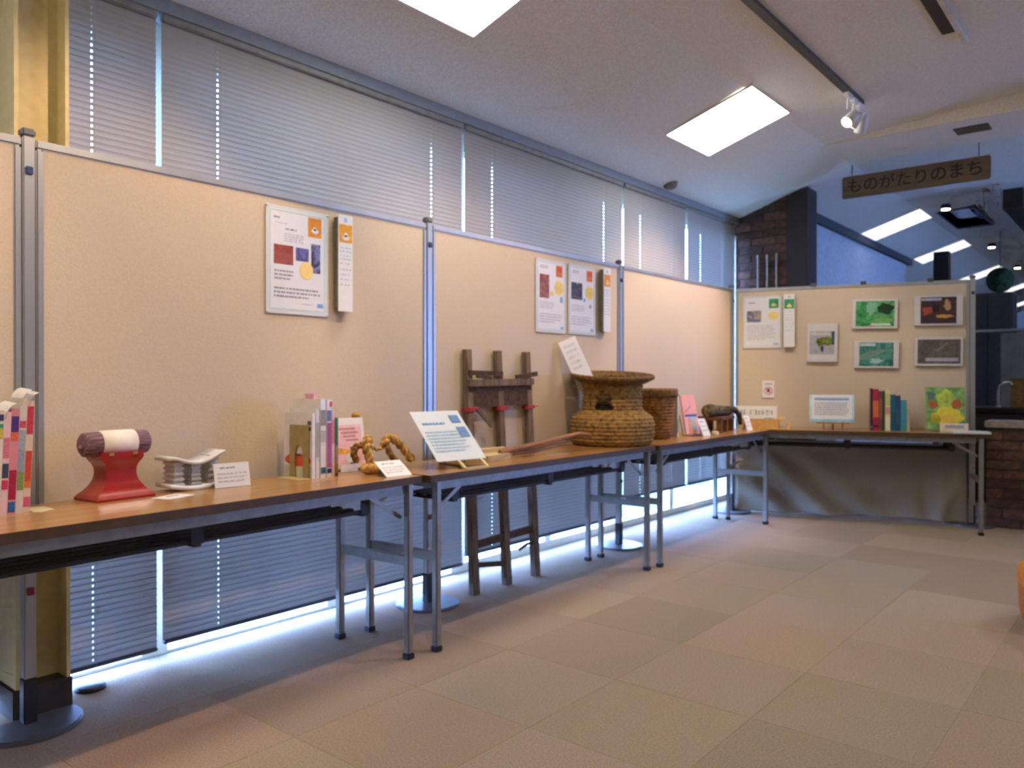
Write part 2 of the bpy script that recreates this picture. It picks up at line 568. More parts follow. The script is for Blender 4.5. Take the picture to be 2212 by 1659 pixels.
e2 = EC+ED*PW
post('aluminium post at the free right end of the angled panel', e2.x, e2.y, EA-H, near_column=True)

# ------------------------------------------------------------------ folding tables
L, D = 1.6885, 0.3935
TOPW = M('#a67b49', 0.28, var=0.10, scale=7, stretch=(6, 0.5, 6), coat=0.35)
EDGEW = M('#4c3822', 0.5, var=0.08)
APRON = M('#8f9299', 0.4, metal=0.5)
def table(label, loc, rotz, ea=0.06, eb=0.06, back=0.01):
    """origin at the front-left foot; +y along the table, +x to the front"""
    root = thing('folding_table', label, 'table', loc, rotz, 'long folding tables')
    x0, x1, y0, y1 = -D-back, 0.025, -ea, L+eb
    MB().box(x0+0.003, x1-0.003, y0+0.003, y1-0.003, 0.675, 0.70).build('tabletop', TOPW, root)
    eb_ = MB()
    eb_.box(x1-0.003, x1, y0, y1, 0.672, 0.6995).box(x0, x0+0.003, y0, y1, 0.672, 0.6995)
    eb_.box(x0, x1, y0, y0+0.003, 0.672, 0.6995).box(x0, x1, y1-0.003, y1, 0.672, 0.6995)
    eb_.build('edge_band', EDGEW, root)
    ab = MB()
    ab.box(-0.02, -0.005, 0.03, L-0.03, 0.635, 0.675).box(-D+0.005, -D+0.02, 0.03, L-0.03, 0.635, 0.675)
    ab.build('apron', APRON, root)
    for yy, s in ((0, 1), (L, -1)):
        for xx in (0, -D):
            lg = MB().bbox(xx-0.0145, xx+0.0145, yy-0.0145, yy+0.0145, 0.02, 0.674, 0.004).build('leg', STEEL, root)
            MB().bbox(xx-0.0175, xx+0.0175, yy-0.0175, yy+0.0175, 0, 0.022, 0.003).build('foot_cap', BLACK, lg)
        MB().box(-D+0.0125, -0.0125, yy-0.008, yy+0.008, 0.355, 0.392).build('crossbar', STEEL, root)
        MB().box(-D+0.0125, -0.0125, yy-0.008, yy+0.008, 0.645, 0.67).build('top_bar', STEEL, root)
        for xx in (-0.03, -D+0.03):
            MB().beam((xx, yy+s*0.012, 0.54), (xx, yy+s*0.17, 0.635), 0.004, 0.016).build('folding_strut', STEEL, root)
    for xx in (-0.075, -0.14, -0.205, -0.27, -0.33):
        MB().bbox(xx-0.014, xx+0.014, 0.16, L-0.16, 0.573, 0.585, 0.003).build('shelf_bar', BLACK, root)
    for yy in (0.17, L/2, L-0.17):
        br = MB()
        br.box(-0.35, -0.055, yy-0.012, yy+0.012, 0.565, 0.573)
        br.box(-0.059, -0.055, yy-0.02, yy+0.02, 0.573, 0.674).box(-0.35, -0.346, yy-0.02, yy+0.02, 0.573, 0.674)
        br.build('shelf_bracket', BLACK, root)
    return root
def rotv(a):
    return Vector((math.cos(a), math.sin(a), 0)), Vector((-math.sin(a), math.cos(a), 0))
a1 = 0.042
t1 = Vector((-2.2287, 2.0756, 0))-rotv(a1)[1]*L
table('brown folding table nearest the camera, carrying the red pillow stand', t1, a1, eb=0.055)
t2 = Vector((-2.2052, 2.2042, 0))
table('brown folding table carrying the two straw baskets', t2, 0.0145, ea=0.06, eb=0.055)
t3 = Vector((-2.216, 4.0146, 0))
table('brown folding table in the corner carrying the pink book', t3, 0.03, ea=0.05, eb=0.03)
te = Vector((-2.5708, 5.7319, 0))+Vector((math.sin(0.3141), -math.cos(0.3141), 0))*0.02
TE_A = 0.3141-H
table('folding table set at an angle in front of the framed photographs', te, TE_A, ea=-0.16)
TD = Vector((math.cos(0.3141), math.sin(0.3141), 0))
TN = Vector((math.sin(0.3141), -math.cos(0.3141), 0))
def on_te(u, n, z=0.7):
    p = te+TD*u+TN*n
    return (p.x, p.y, z)

# ------------------------------------------------------------------ drape under the angled panel
cl = MB()
NU, NV = 90, 34
vs, fs = [], []
for j in range(NV+1):
    t = j/NV
    for i in range(NU+1):
        s = i/NU
        u = 0.03+s*1.66
        # swagged folds running down from the upper left to the lower right
        d = (s*1.66)-t*0.62
        sw = 0.05*math.sin(d*17)*math.exp(-((d-0.02)/0.5)**2)*min(1, t*1.6)
        sw += 0.035*math.sin((s-0.86)*44)*math.exp(-((s-0.9)/0.09)**2)*min(1, t*1.6)
        sw += 0.012*math.sin((s*1.66-0.3+t*0.5)*9)
        drop = 0.02+0.56*t
        z = 0.612-drop*(1.03+0.012*math.sin(s*7))
        bulge = 0.05*t*t
        p = EC+ED*u+EN*(0.0+sw*0.8+bulge-0.05)
        vs.append((p.x, p.y, max(z, 0.004)))
for j in range(NV):
    for i in range(NU):
        a = j*(NU+1)+i
        fs.append((a, a+1, a+NU+2, a+NU+1))
o = tag(MB().add(vs, fs, 0, True).build('drape_cloth', M('#988e7e', 0.95, var=0.06, scale=200, spec=0.1)), 'dull brown cloth hanging in folds under the angled table', 'cloth')
md = o.modifiers.new('thickness', 'SOLIDIFY')
md.thickness = 0.003

# ------------------------------------------------------------------ brick pier, dark column, low brick wall
def brick_wall(name, x0, x1, yf, z1, depth, seed):
    root = structure(name, (0, 0, 0))
    MB().box(x0, x1, yf+0.008, yf+depth, 0, z1).build('mortar_core', MORTAR, root)
    me = MB().bbox(-0.105, 0.105, 0, 0.05, 0, 0.06, 0.003).mesh('brick', BRICKM)
    meh = MB().bbox(-0.05, 0.05, 0, 0.05, 0, 0.06, 0.003).mesh('brick', BRICKM)
    rr = random.Random(seed)
    row = 0
    z = 0.006
    while z+0.06 < z1+0.03:
        x = x0+(0.0 if row % 2 == 0 else -0.11)
        while x < x1-0.02:
            a, b_ = max(x, x0), min(x+0.21, x1)
            if b_-a > 0.03:
                o = put('brick', me, root, ((a+b_)/2, yf-rr.uniform(0, 0.003), z))
                o.scale = ((b_-a)/0.21, 1, 1)
            x += 0.22
        z += 0.07
        row += 1
    return root
brick_wall('wall_2', -3.0, -2.475, 6.68, 2.655, 0.25, 3)
brick_wall('wall_3', -0.99, 0.6, 6.65, 0.72, 0.2, 5)
tag(MB().bbox(-1.0, 0.62, 6.62, 6.88, 0.725, 0.775, 0.006).build('wall_cap', M('#8a8178', 0.85, var=0.1)), 'grey concrete coping on the low brick wall', 'coping')
tag(MB().prism([(-2.472, 0), (-2.295, 0), (-2.295, 2.69), (-2.472, 2.63)], 6.67, 6.9, plane='xz').build('timber_post', DARKWOOD), 'dark timber post beside the brick pier', 'post')
for k, x in enumerate((-2.925, -2.72, -2.637, -2.556)):
    zt = 2.16 if k else 2.35
    cp = MB().tube([(0, 0, 0.0), (0, 0, zt)], 0.0085, 10)
    o = cp.build('conduit', M('#9a938a', 0.5, metal=0.3), None, (x, 6.666, 0))
    tag(o, ['thin conduit at the window edge of the brick pier', 'left one of three thin conduits on the brick pier', 'middle one of three thin conduits on the brick pier', 'right one of three thin conduits on the brick pier'][k], 'conduit', 'conduits on the brick pier')

# ------------------------------------------------------------------ ceiling lights
TUBE = emis('lamp_diffuser', (1.0, 0.945, 0.84), TUBE_STRENGTH)
TUBE_DIM = emis('dimmed_lamp_diffuser', (1.0, 0.98, 0.93), 1.0)
def ceiling_light(label, x0, x1, y0, y1, lamp=TUBE):
    xc, yc = (x0+x1)/2, (y0+y1)/2
    sl = math.atan2(ceil_z(x1)-ceil_z(x0), x1-x0)
    hw, hl = (x1-x0)/2/math.cos(sl), (y1-y0)/2
    root = thing('ceiling_light', label, 'ceiling light', (xc, yc, ceil_z(xc)), 0, 'square ceiling lights', rot=(0, -sl, 0))
    fb = MB()
    fb.box(-hw-0.012, -hw, -hl-0.012, hl+0.012, -0.012, 0.0).box(hw, hw+0.012, -hl-0.012, hl+0.012, -0.012, 0.0)
    fb.box(-hw, hw, -hl-0.012, -hl, -0.012, 0.0).box(-hw, hw, hl, hl+0.012, -0.012, 0.0)
    fb.build('frame', WHITE, root)
    MB().box(-hw, hw, -hl, hl, -0.009, -0.002).build('diffuser', lamp, root)
    return root
ceiling_light('square ceiling light cut off by the top of the picture', -2.455, -1.895, 2.10, 2.69)
ceiling_light('square ceiling light left of the track with the spotlights', -2.466, -1.90, 4.55, 5.155)
ceiling_light('square ceiling light behind the camera', -2.46, -1.90, -0.36, 0.24)
for k, (lab, y0, y1) in enumerate((('nearest square ceiling light beyond the hanging sign', 8.87, 9.43), ('second square ceiling light beyond the hanging sign', 11.17, 11.7),
                      ('third square ceiling light beyond the hanging sign, over the panel post', 13.98, 14.55), ('fourth square ceiling light beyond the hanging sign, under the green ball', 16.85, 17.4), ('farthest square ceiling light at the right edge', 19.5, 20.1))):
    ceiling_light(lab, -2.49, -1.92, y0, y1, TUBE_DIM)
for k, y in enumerate((-0.1, 2.4, 4.9)):  # second row, out of view, added as fill light for the room
    ceiling_light(['added square fill light off to the right, behind the camera', 'added square fill light off to the right, level with the camera', 'added square fill light off to the right, ahead of the camera'][k], 0.7, 1.3, y-0.3, y+0.3)

# ------------------------------------------------------------------ lighting track and spotlights
tr = MB().box(-1.522, -1.478, -1.0, 5.34, ceil_z(-1.50)-0.022, ceil_z(-1.50)+0.003)
tag(tr.build('lighting_track', M('#4c4846', 0.5)), 'dark grey lighting track running along the ceiling', 'lighting track')
BULB = emis('spot_lens', (1.0, 0.86, 0.62), 60.0)
def spotlight(label, y, target, power, vis=True, drop=0.17, xo=0.0):
    base = Vector((-1.50, y, ceil_z(-1.50)-0.022))
    head = base+Vector((xo, -0.02, -drop))
    d = (Vector(target)-head).normalized()
    root = thing('spotlight', label, 'spotlight', base, 0, 'spotlights on the ceiling track')
    MB().bbox(-0.018, 0.018, -0.04, 0.04, -0.03, 0.0, 0.004).build('adapter', WHITE, root)
    MB().tube([(0, 0, -0.03), (xo*0.5, -0.01, -drop*0.55)], 0.008, 8).build('stem', WHITE, root)
    h0 = head-base
    a = h0-d*0.10
    sh = MB()
    ring = [(0.022, 0.0), (0.03, 0.012), (0.033, 0.05), (0.036, 0.11), (0.033, 0.11), (0.03, 0.08), (0.0, 0.075)]
    q = d.to_track_quat('Z', 'Y')
    sh.lathe([(0.0, 0.0)]+ring, 20)
    ob = sh.build('lamp_head', WHITE, root, a, q.to_euler())
    ln = MB().lathe([(0.0, 0.094), (0.031, 0.092), (0.031, 0.085), (0.0, 0.084)], 20).build('lens', BULB, ob)
    ld = bpy.data.lights.new('spot_lamp', 'SPOT')
    ld.energy = power
    ld.color = (1.0, 0.66, 0.40)
    ld.spot_size = math.radians(74)
    ld.spot_blend = 0.6
    ld.shadow_soft_size = 0.02
    lo = bpy.data.objects.new('spot_lamp', ld)
    COL.objects.link(lo)
    lo.parent = ob
    lo.location = (0, 0, 0.115)
    lo.rotation_euler = (math.pi, 0, 0)
    return root
spotlight('spotlight at the end of the track facing the camera', 5.08, (-2.4, 3.2, 0.9), SPOT_POWER*0.8, drop=0.18)
spotlight('middle spotlight of the cluster at the track end', 5.20, (-2.69, 5.15, 1.15), SPOT_POWER*1.7, drop=0.17, xo=-0.01)
spotlight('lowest spotlight of the cluster at the track end', 5.31, (-2.2, 6.1, 1.0), SPOT_POWER*0.35, drop=0.18, xo=0.01)
spotlight('spotlight on the track above the carrying frame, out of the picture', 2.95, (-2.69, 2.95, 1.05), SPOT_POWER, drop=0.17)
spotlight('spotlight on the track above the red pillow stand, out of the picture', 1.55, (-2.69, 1.15, 1.05), SPOT_POWER*1.15, drop=0.17)
spotlight('spotlight on the track beside the camera, out of the picture', 0.3, (-2.69, 0.1, 1.1), SPOT_POWER*0.7, drop=0.17)

# slot diffuser, soffit grille, detector
root = thing('air_slot', 'long dark ventilation slot with a pale lip in the ceiling', 'air vent', (-0.87, 3.92, ceil_z(-0.87)))
MB().box(-0.035, 0.03, -1.5, 0.76, -0.014, 0.004).build('slot', M('#3b3733', 0.7), root)
MB().box(0.03, 0.055, -1.5, 0.95, -0.02, 0.004).build('lip', M('#cfcac0', 0.6), root)
root = thing('vent_grille', 'small dark grille in the underside of the soffit', 'air vent', (-1.026, 6.29, 2.824))
gb = MB().box(-0.105, 0.105, -0.085, 0.085, -0.006, 0.0)
gb.build('plate', M('#4a4744', 0.7), root)
for k in range(6):
    MB().box(-0.095, 0.095, -0.07+k*0.026, -0.062+k*0.026, -0.010, -0.006).build('louvre', M('#6b6762', 0.7), root)
tag(MB().lathe([(0, -0.035), (0.03, -0.035), (0.05, -0.02), (0.055, 0.02), (0, 0.02)], 24).build('smoke_detector', M('#77726c', 0.6), None, (-2.83, 5.28, ceil_z(-2.83))), 'small round detector on the ceiling near the window', 'detector')

# ------------------------------------------------------------------ hanging sign with lettering
def text_mesh(txt, size, depth=0.004):
    cu = bpy.data.curves.new('lettering', 'FONT')
    cu.body = txt
    cu.size = size
    cu.align_x = 'CENTER'
    cu.align_y = 'CENTER'
    cu.extrude = depth/2
    cu.offset = size*0.010
    ob = bpy.data.objects.new('lettering_tmp', cu)
    COL.objects.link(ob)
    bpy.context.view_layer.update()
    dg = bpy.context.evaluated_depsgraph_get()
    me = bpy.data.meshes.new_from_object(ob.evaluated_get(dg))
    bpy.data.objects.remove(ob)
    return me
sg = thing('hanging_sign', 'long brown wooden sign with black Japanese lettering hung under the soffit', 'sign', (-1.505, 6.73, 2.556))
MB().bbox(-0.527, 0.527, -0.012, 0.012, 0, 0.178, 0.008).build('board', M('#645442', 0.7, var=0.12, scale=5, stretch=(0.5, 3, 6)), sg)
tm = text_mesh('ものがたりのまち', 0.122)
tm.materials.clear()
tm.materials.append(M('#17120f', 0.6))
put('lettering', tm, sg, (0, -0.0135, 0.086), (math.pi/2, 0, 0))
for x in (-0.45, 0.45):
    MB().tube([(x, 0, 0.17), (x, 0, ceil_z(-1.505+x)-2.556)], 0.003, 6).build('hanging_wire', BLACK, sg)

# ------------------------------------------------------------------ flat printed things (face -y locally, x right, z up)
INK = M('#8d93aa', 0.7)
PALEINK = M('#b4b9c8', 0.7)
def lines(mb, x0, x1, zt, zb, n, m, seed=1, fill=0.85):
    rr = random.Random(seed)
    dz = (zt-zb)/n
    for k in range(n):
        x, z = x0, zt-k*dz
        xe = x0+(x1-x0)*(rr.uniform(0.65, 1.0) if k == n-1 else rr.uniform(0.9, 1.0))
        while x < xe:
            w = rr.uniform(0.006, 0.02)
            mb.box(x, min(x+w, xe), -0.0022, -0.0016, z-dz*0.45, z, m)
            x += w+rr.uniform(0.002, 0.006)
def disc(mb, cx, cz, rx, rz, m, y=-0.0024, n=20, jit=0.0):
    rr = random.Random(int((cx+cz*3+rx*7)*1e5))
    pts = []
    for k in range(n):
        q = 1+rr.uniform(-jit, jit)
        pts.append((cx+rx*q*math.cos(2*math.pi*k/n), cz+rz*q*math.sin(2*math.pi*k/n)))
    mb.prism(pts, y, y+0.0006, m, plane='xz')
def picture(mb, x0, x1, z0, z1, m, y=-0.0022):
    mb.box(x0, x1, y, y+0.0006, z0, z1, m)
LAMIN = M('#d6dadf', 0.22, var=0.01, coat=0.6)
def photo_mat(name, cols, scale, dist=1.5):
    m = bpy.data.materials.new(name)
    m.use_nodes = True
    nt = m.node_tree
    b_ = nt.nodes['Principled BSDF']
    b_.inputs['Roughness'].default_value = 0.4
    tc = nt.nodes.new('ShaderNodeTexCoord')
    nz = nt.nodes.new('ShaderNodeTexNoise')
    nz.inputs['Scale'].default_value = scale
    nz.inputs['Detail'].default_value = 3
    nz.inputs['Distortion'].default_value = dist
    cr = nt.nodes.new('ShaderNodeValToRGB')
    el = cr.color_ramp.elements
    while len(el) < len(cols):
        el.new(0.5)
    for i, c in enumerate(cols):
        el[i].position = 0.28+0.44*i/(len(cols)-1)
        el[i].color = (*lin(c), 1)
    nt.links.new(tc.outputs['Object'], nz.inputs['Vector'])
    nt.links.new(nz.outputs['Fac'], cr.inputs[0])
    nt.links.new(cr.outputs[0], b_.inputs['Base Color'])
    return m
PH_RED = photo_mat('photo_red', ['#4c1c22', '#94392a', '#a4523c', '#642a30'], 18)
PH_DUSK = photo_mat('photo_dusk', ['#7a7fc0', '#55528f', '#3a2f4a'], 20)
PH_STRIP = photo_mat('photo_strip', ['#43304d', '#7f8cc8', '#4a2f48', '#2e2a60'], 22)
PH_DARK = photo_mat('photo_dark', ['#182452', '#2b2a3a', '#4b3f4f', '#c09a5c'], 30)
PH_CLAY = photo_mat('photo_clay', ['#31204a', '#8f1f24', '#8a6a3a', '#c03a2a'], 26)
ORANGE = M('#d68a1c', 0.6, var=0.12, scale=25)
RUST = M('#cf6a2c', 0.6, var=0.15, scale=30)
LEMON = M('#efd489', 0.7, var=0.03)
TEAL = M('#8ecfc6', 0.7)
SKYB = M('#7fa9e6', 0.7)
GREENE = M('#1f9a68', 0.6, var=0.2, scale=30)

def poster(label, loc, rotz, w, h, draw, cat='poster', group=None, edge=0.014):
    root = thing('poster', label, cat, loc, rotz, group)
    MB().bbox(-w/2, w/2, -0.0012, 0.0, -h/2, h/2, 0.0004).build('laminate', LAMIN, root)
    MB().box(-w/2+edge, w/2-edge, -0.0016, -0.0012, -h/2+edge, h/2-edge).build('sheet', M('#dde1ea', 0.5, var=0.01), root)
    pr = MB()
    mats = draw(pr, w, h)
    pr.build_print(root, mats)
    for sx in (-1, 1):
        for sz in (-1, 1):
            MB().lathe([(0, 0.004), (0.003, 0.004), (0.0042, 0.002), (0.0042, 0.0)], 10, (0, 0, 0)).build('pin', M('#d9d9dc', 0.3, metal=0.6), root, (sx*(w/2-0.006), -0.0012, sz*(h/2-0.006)), (math.pi/2, 0, 0))
    return root
def uv(w, h):
    return (lambda u: -w/2+u*w), (lambda v: h/2-v*h)
def frame_lines(pr, w, h, m, e=0.018, t=0.0022):
    pr.box(-w/2+e, w/2-e, -0.0021, -0.0016, h/2-e-t, h/2-e, m).box(-w/2+e, w/2-e, -0.0021, -0.0016, -h/2+e, -h/2+e+t, m)
    pr.box(-w/2+e, -w/2+e+t, -0.0021, -0.0016, -h/2+e, h/2-e, m).box(w/2-e-t, w/2-e, -0.0021, -0.0016, -h/2+e, h/2-e, m)
def emblem(pr, U, V, u0, u1, v0, v1, m_bg, m_fg):
    picture(pr, U(u0), U(u1), V(v1), V(v0), m_bg)
    cx, cz = (U(u0)+U(u1))/2, V(v0+(v1-v0)*0.68)
    disc(pr, cx, cz, (U(u1)-U(u0))*0.27, (V(v0)-V(v1))*0.13, m_fg, y=-0.0030)
    disc(pr, cx, cz+(V(v0)-V(v1))*0.12, (U(u1)-U(u0))*0.12, (V(v0)-V(v1))*0.10, m_fg, y=-0.0030)
def draw_big(pr, w, h):
    U, V = uv(w, h)
    frame_lines(pr, w, h, 1)
    emblem(pr, U, V, 0.66, 0.88, 0.06, 0.245, 2, 3)
    lines(pr, U(0.12), U(0.24), V(0.10), V(0.14), 1, 0, 3)
    lines(pr, U(0.14), U(0.40), V(0.155), V(0.17), 1, 8, 4)
    lines(pr, U(0.30), U(0.50), V(0.20), V(0.235), 1, 0, 5)
    lines(pr, U(0.28), U(0.60), V(0.25), V(0.335), 4, 8, 6)
    picture(pr, U(0.12), U(0.42), V(0.54), V(0.36), 4)
    picture(pr, U(0.46), U(0.67), V(0.49), V(0.365), 5)
    picture(pr, U(0.71), U(0.86), V(0.59), V(0.31), 6)
    disc(pr, U(0.63), V(0.575), w*0.11, h*0.085, 7, y=-0.0032)
    lines(pr, U(0.13), U(0.44), V(0.595), V(0.70), 3, 0, 7)
    lines(pr, U(0.12), U(0.88), V(0.755), V(0.865), 3, 0, 8)
    lines(pr, U(0.55), U(0.78), V(0.893), V(0.91), 1, 8, 9)
    picture(pr, U(0.81), U(0.91), V(0.92), V(0.88), 9)
    return [INK, TEAL, ORANGE, WHITE, PH_RED, PH_DUSK, PH_STRIP, LEMON, PALEINK, SKYB]
def draw_small(photo, side):
    def f(pr, w, h):
        U, V = uv(w, h)
        frame_lines(pr, w, h, 1)
        picture(pr, U(0.66), U(0.88), V(0.22), V(0.06), 2)
        disc(pr, U(0.77), V(0.11), w*0.085, h*0.035, 8, y=-0.0030)
        lines(pr, U(0.14), U(0.42), V(0.09), V(0.14), 2, 0, 3+side)
        if side == 0:
            picture(pr, U(0.12), U(0.43), V(0.53), V(0.21), 3)
            disc(pr, U(0.76), V(0.37), w*0.16, h*0.105, 4)
            disc(pr, U(0.52), V(0.46), w*0.07, h*0.035, 4)
            picture(pr, U(0.80), U(0.89), V(0.57), V(0.49), 5)
        else:
            picture(pr, U(0.10), U(0.50), V(0.50), V(0.26), 3)
            disc(pr, U(0.77), V(0.38), w*0.16, h*0.10, 4)
            disc(pr, U(0.80), V(0.58), w*0.05, h*0.03, 7)
            picture(pr, U(0.54), U(0.62), V(0.52), V(0.47), 5)
        lines(pr, U(0.12), U(0.60), V(0.58), V(0.68), 4, 6, 12+side)
        lines(pr, U(0.12), U(0.86), V(0.74), V(0.88), 4, 6, 15+side)
        picture(pr, U(0.82), U(0.91), V(0.945), V(0.905), 5)
        return [INK, TEAL, RUST, photo, M('#dfc877', 0.7), SKYB, PALEINK, M('#aab09a', 0.7), M('#c94f1e', 0.6)]
    return f
def draw_green(pr, w, h):
    U, V = uv(w, h)
    emblem(pr, U, V, 0.68, 0.93, 0.06, 0.24, 1, 2)
    lines(pr, U(0.14), U(0.4), V(0.12), V(0.17), 1, 0, 31)
    picture(pr, U(0.10), U(0.48), V(0.50), V(0.28), 3)
    disc(pr, U(0.80), V(0.38), w*0.14, h*0.08, 4)
    lines(pr, U(0.10), U(0.85), V(0.56), V(0.86), 8, 5, 32)
    picture(pr, U(0.80), U(0.92), V(0.93), V(0.905), 6)
    return [INK, GREENE, M('#e8cf8a', 0.6), photo_mat('photo_river', ['#8a8a92', '#b4a68c', '#3d4f9a', '#c8c4bc'], 22), LEMON, PALEINK, SKYB]
def wall_pt(y, z):
    return (XP+0.0155, y, z)
poster('large laminated poster with a red photograph and an orange emblem', wall_pt(1.897, 1.545), H, 0.297, 0.425, draw_big)
poster('laminated poster with a tall red photograph, left of two side by side', wall_pt(3.598, 1.546), H, 0.285, 0.415, draw_small(PH_CLAY, 0), group='paired posters on the second panel')
poster('laminated poster with a dark blue photograph, right of two side by side', wall_pt(3.909, 1.549), H, 0.285, 0.415, draw_small(PH_DARK, 1), group='paired posters on the second panel')
def on_panel(u, z, off=0.0165):
    p = EC+ED*u+EN*off
    return (p.x, p.y, z)
poster('white poster with a green emblem on the angled panel', on_panel(0.235, 1.537), EA, 0.295, 0.422, draw_green)

def strip(label, loc, rotz, w, h, emat, fg, tilt=0.02):
    root = thing('information_strip', label, 'notice', loc, rotz, 'narrow information strips beside the posters')
    MB().bbox(-w/2, w/2, -0.030, 0.0, -h/2+0.01, h/2-0.01, 0.002).build('holder', M('#77726a', 0.7), root)
    MB().bbox(-w/2-0.002, w/2+0.002, -0.034, -0.030, -h/2, h/2, 0.001).build('card', WHITE, root)
    pr = MB()
    y = -0.0346
    pr.box(-w/2+0.002, w/2-0.002, y, y+0.0006, h/2-0.115, h/2-0.04, 0)
    disc(pr, 0, h/2-0.095, w*0.26, 0.011, 1, y=y-0.0006)
    disc(pr, 0, h/2-0.083, w*0.12, 0.010, 1, y=y-0.0006)
    rr = random.Random(int(h*1000)+len(label))
    z = h/2-0.135
    while z > h/2-0.30:
        x = -w/2+0.008
        while x < w/2-0.01:
            ww = rr.uniform(0.004, 0.014)
            pr.box(x, min(x+ww, w/2-0.008), y, y+0.0006, z-0.006, z, 2)
            x += ww+rr.uniform(0.003, 0.012)
        z -= rr.uniform(0.014, 0.03)
    pr.box(-w*0.12, w*0.12, y, y+0.0006, h/2-0.03, h/2-0.012, 2)
    pr.build_print(root, [emat, fg, M('#a9c2e4', 0.7)])
    return root
strip('narrow white strip with an orange emblem beside the large poster', wall_pt(2.110, 1.560), H, 0.072, 0.405, M('#e0a028', 0.6, var=0.1, scale=30), WHITE)
strip('narrow white strip with an orange emblem beside the two paired posters', wall_pt(4.135, 1.565), H, 0.075, 0.395, M('#e0913a', 0.6, var=0.12, scale=30), LEMON)
strip('narrow white strip with a green emblem on the angled panel', on_panel(0.443, 1.541), EA, 0.078, 0.420, GREENE, LEMON)

# framed photographs on the angled panel
def photo_print(kind):
    def f(pr, w, h):
        U, V = uv(w, h)
        Y1, Y2, Y3 = -0.0226, -0.0232, -0.0238
        def pc(u0, u1, v0, v1, m, y=Y2):
            pr.box(U(u0), U(u1), y, y+0.0006, V(v1), V(v0), m)
        if kind == 'waterfall':
            pc(0.07, 0.93, 0.07, 0.93, 0, Y1)
            disc(pr, U(0.72), V(0.32), w*0.18, h*0.20, 1, Y2, jit=0.28)
            disc(pr, U(0.42), V(0.30), w*0.11, h*0.22, 2, Y2, jit=0.28)
            disc(pr, U(0.70), V(0.75), w*0.20, h*0.11, 3, Y2, jit=0.28)
            pc(0.42, 0.85, 0.83, 0.90, 4, Y3)
            pc(0.38, 0.48, 0.88, 0.94, 5, Y3)
            return [photo_mat('photo_forest', ['#0f4a30', '#2f8a4e', '#5fae6e', '#1d6a55'], 14), M('#08351f', 0.4, var=0.2), M('#79b9a0', 0.4), M('#6fae62', 0.4), M('#cfe0d8', 0.4), M('#d96a6a', 0.4)]
        if kind == 'craft':
            pc(0.13, 0.87, 0.05, 0.94, 0, Y1)
            pr.prism([(U(0.16), V(0.40)), (U(0.36), V(0.38)), (U(0.38), V(0.55)), (U(0.2), V(0.68))], Y2, Y2+0.0006, 1, plane='xz')
            disc(pr, U(0.68), V(0.33), w*0.07, h*0.17, 2, Y2, jit=0.28)
            disc(pr, U(0.63), V(0.70), w*0.17, h*0.055, 3, Y2, jit=0.28)
            pc(0.14, 0.56, 0.08, 0.17, 4, Y2)
            pc(0.38, 0.52, 0.32, 0.55, 5, Y2)
            return [photo_mat('photo_craft', ['#1b1636', '#3a2338', '#4a2b25', '#20183c'], 16), M('#a24c34', 0.4), M('#b58a63', 0.4), M('#d19a4c', 0.4), M('#a9b0cf', 0.4), M('#20161c', 0.4)]
        if kind == 'stream':
            pc(0.12, 0.88, 0.07, 0.93, 0, Y1)
            pr.prism([(U(0.12), V(0.52)), (U(0.55), V(0.28)), (U(0.75), V(0.35)), (U(0.35), V(0.66)), (U(0.12), V(0.72))], Y2, Y2+0.0006, 1, plane='xz')
            disc(pr, U(0.5), V(0.74), w*0.13, h*0.10, 2, Y2, jit=0.28)
            pc(0.14, 0.48, 0.10, 0.20, 3, Y2)
            return [photo_mat('photo_stream', ['#14444a', '#2f7a72', '#5d9a90', '#1f5a6a'], 13), M('#6f8f86', 0.4), M('#9cc4c8', 0.4), M('#bcd0e0', 0.4)]
        if kind == 'rock':
            pc(0.05, 0.95, 0.08, 0.92, 0, Y1)
            pr.prism([(U(0.42), V(0.45)), (U(0.66), V(0.16)), (U(0.70), V(0.22)), (U(0.48), V(0.52))], Y2, Y2+0.0006, 1, plane='xz')
            pc(0.22, 0.90, 0.72, 0.84, 2, Y2)
            return [photo_mat('photo_rock', ['#3b3c48', '#55524e', '#6b655c', '#484a55'], 13), M('#7a756c', 0.4), M('#a8acbe', 0.4)]
        if kind == 'bird':
            pc(0.08, 0.90, 0.20, 0.80, 0, Y1)
            disc(pr, U(0.58), V(0.46), w*0.28, h*0.11, 1, Y2, jit=0.28)
            pr.prism([(U(0.30), V(0.46)), (U(0.46), V(0.44)), (U(0.44), V(0.66)), (U(0.36), V(0.58))], Y2, Y2+0.0006, 1, plane='xz')
            disc(pr, U(0.50), V(0.66), w*0.05, h*0.08, 2, Y3, jit=0.28)
            pc(0.80, 0.90, 0.20, 0.55, 3, Y2)
            pr.box(U(0.10), U(0.74), Y2, Y2+0.0006, V(0.30), V(0.24), 4)
            return [M('#a9a8b4', 0.4, var=0.05), M('#6a7a2c', 0.4, var=0.3, scale=40), M('#2c3070', 0.4), M('#2f5560', 0.4), M('#c8c2b4', 0.4)]
    return f
def framed(label, u, z, w, h, kind, tilt):
    root = thing('mounted_photograph', label, 'photograph', on_panel(u, z), 0, 'photographs on the angled panel', rot=(0, tilt, EA))
    MB().bbox(-w/2, w/2, -0.022, 0.0, -h/2, h/2, 0.002).build('mount', M('#cfcfd2', 0.5, var=0.01), root)
    pr = MB()
    mats = photo_print(kind)(pr, w, h)
    pr.build_print(root, mats, patch='picture_area')
framed('white-bordered photograph of a green waterfall, upper left of four', 1.060, 1.577, 0.313, 0.225, 'waterfall', 0.02)
framed('white-bordered photograph of hands with yellow wooden pieces, upper right of four', 1.489, 1.588, 0.320, 0.222, 'craft', 0.01)
framed('white-bordered photograph of a blue-green stream, lower left of four', 1.070, 1.267, 0.313, 0.210, 'stream', 0.015)
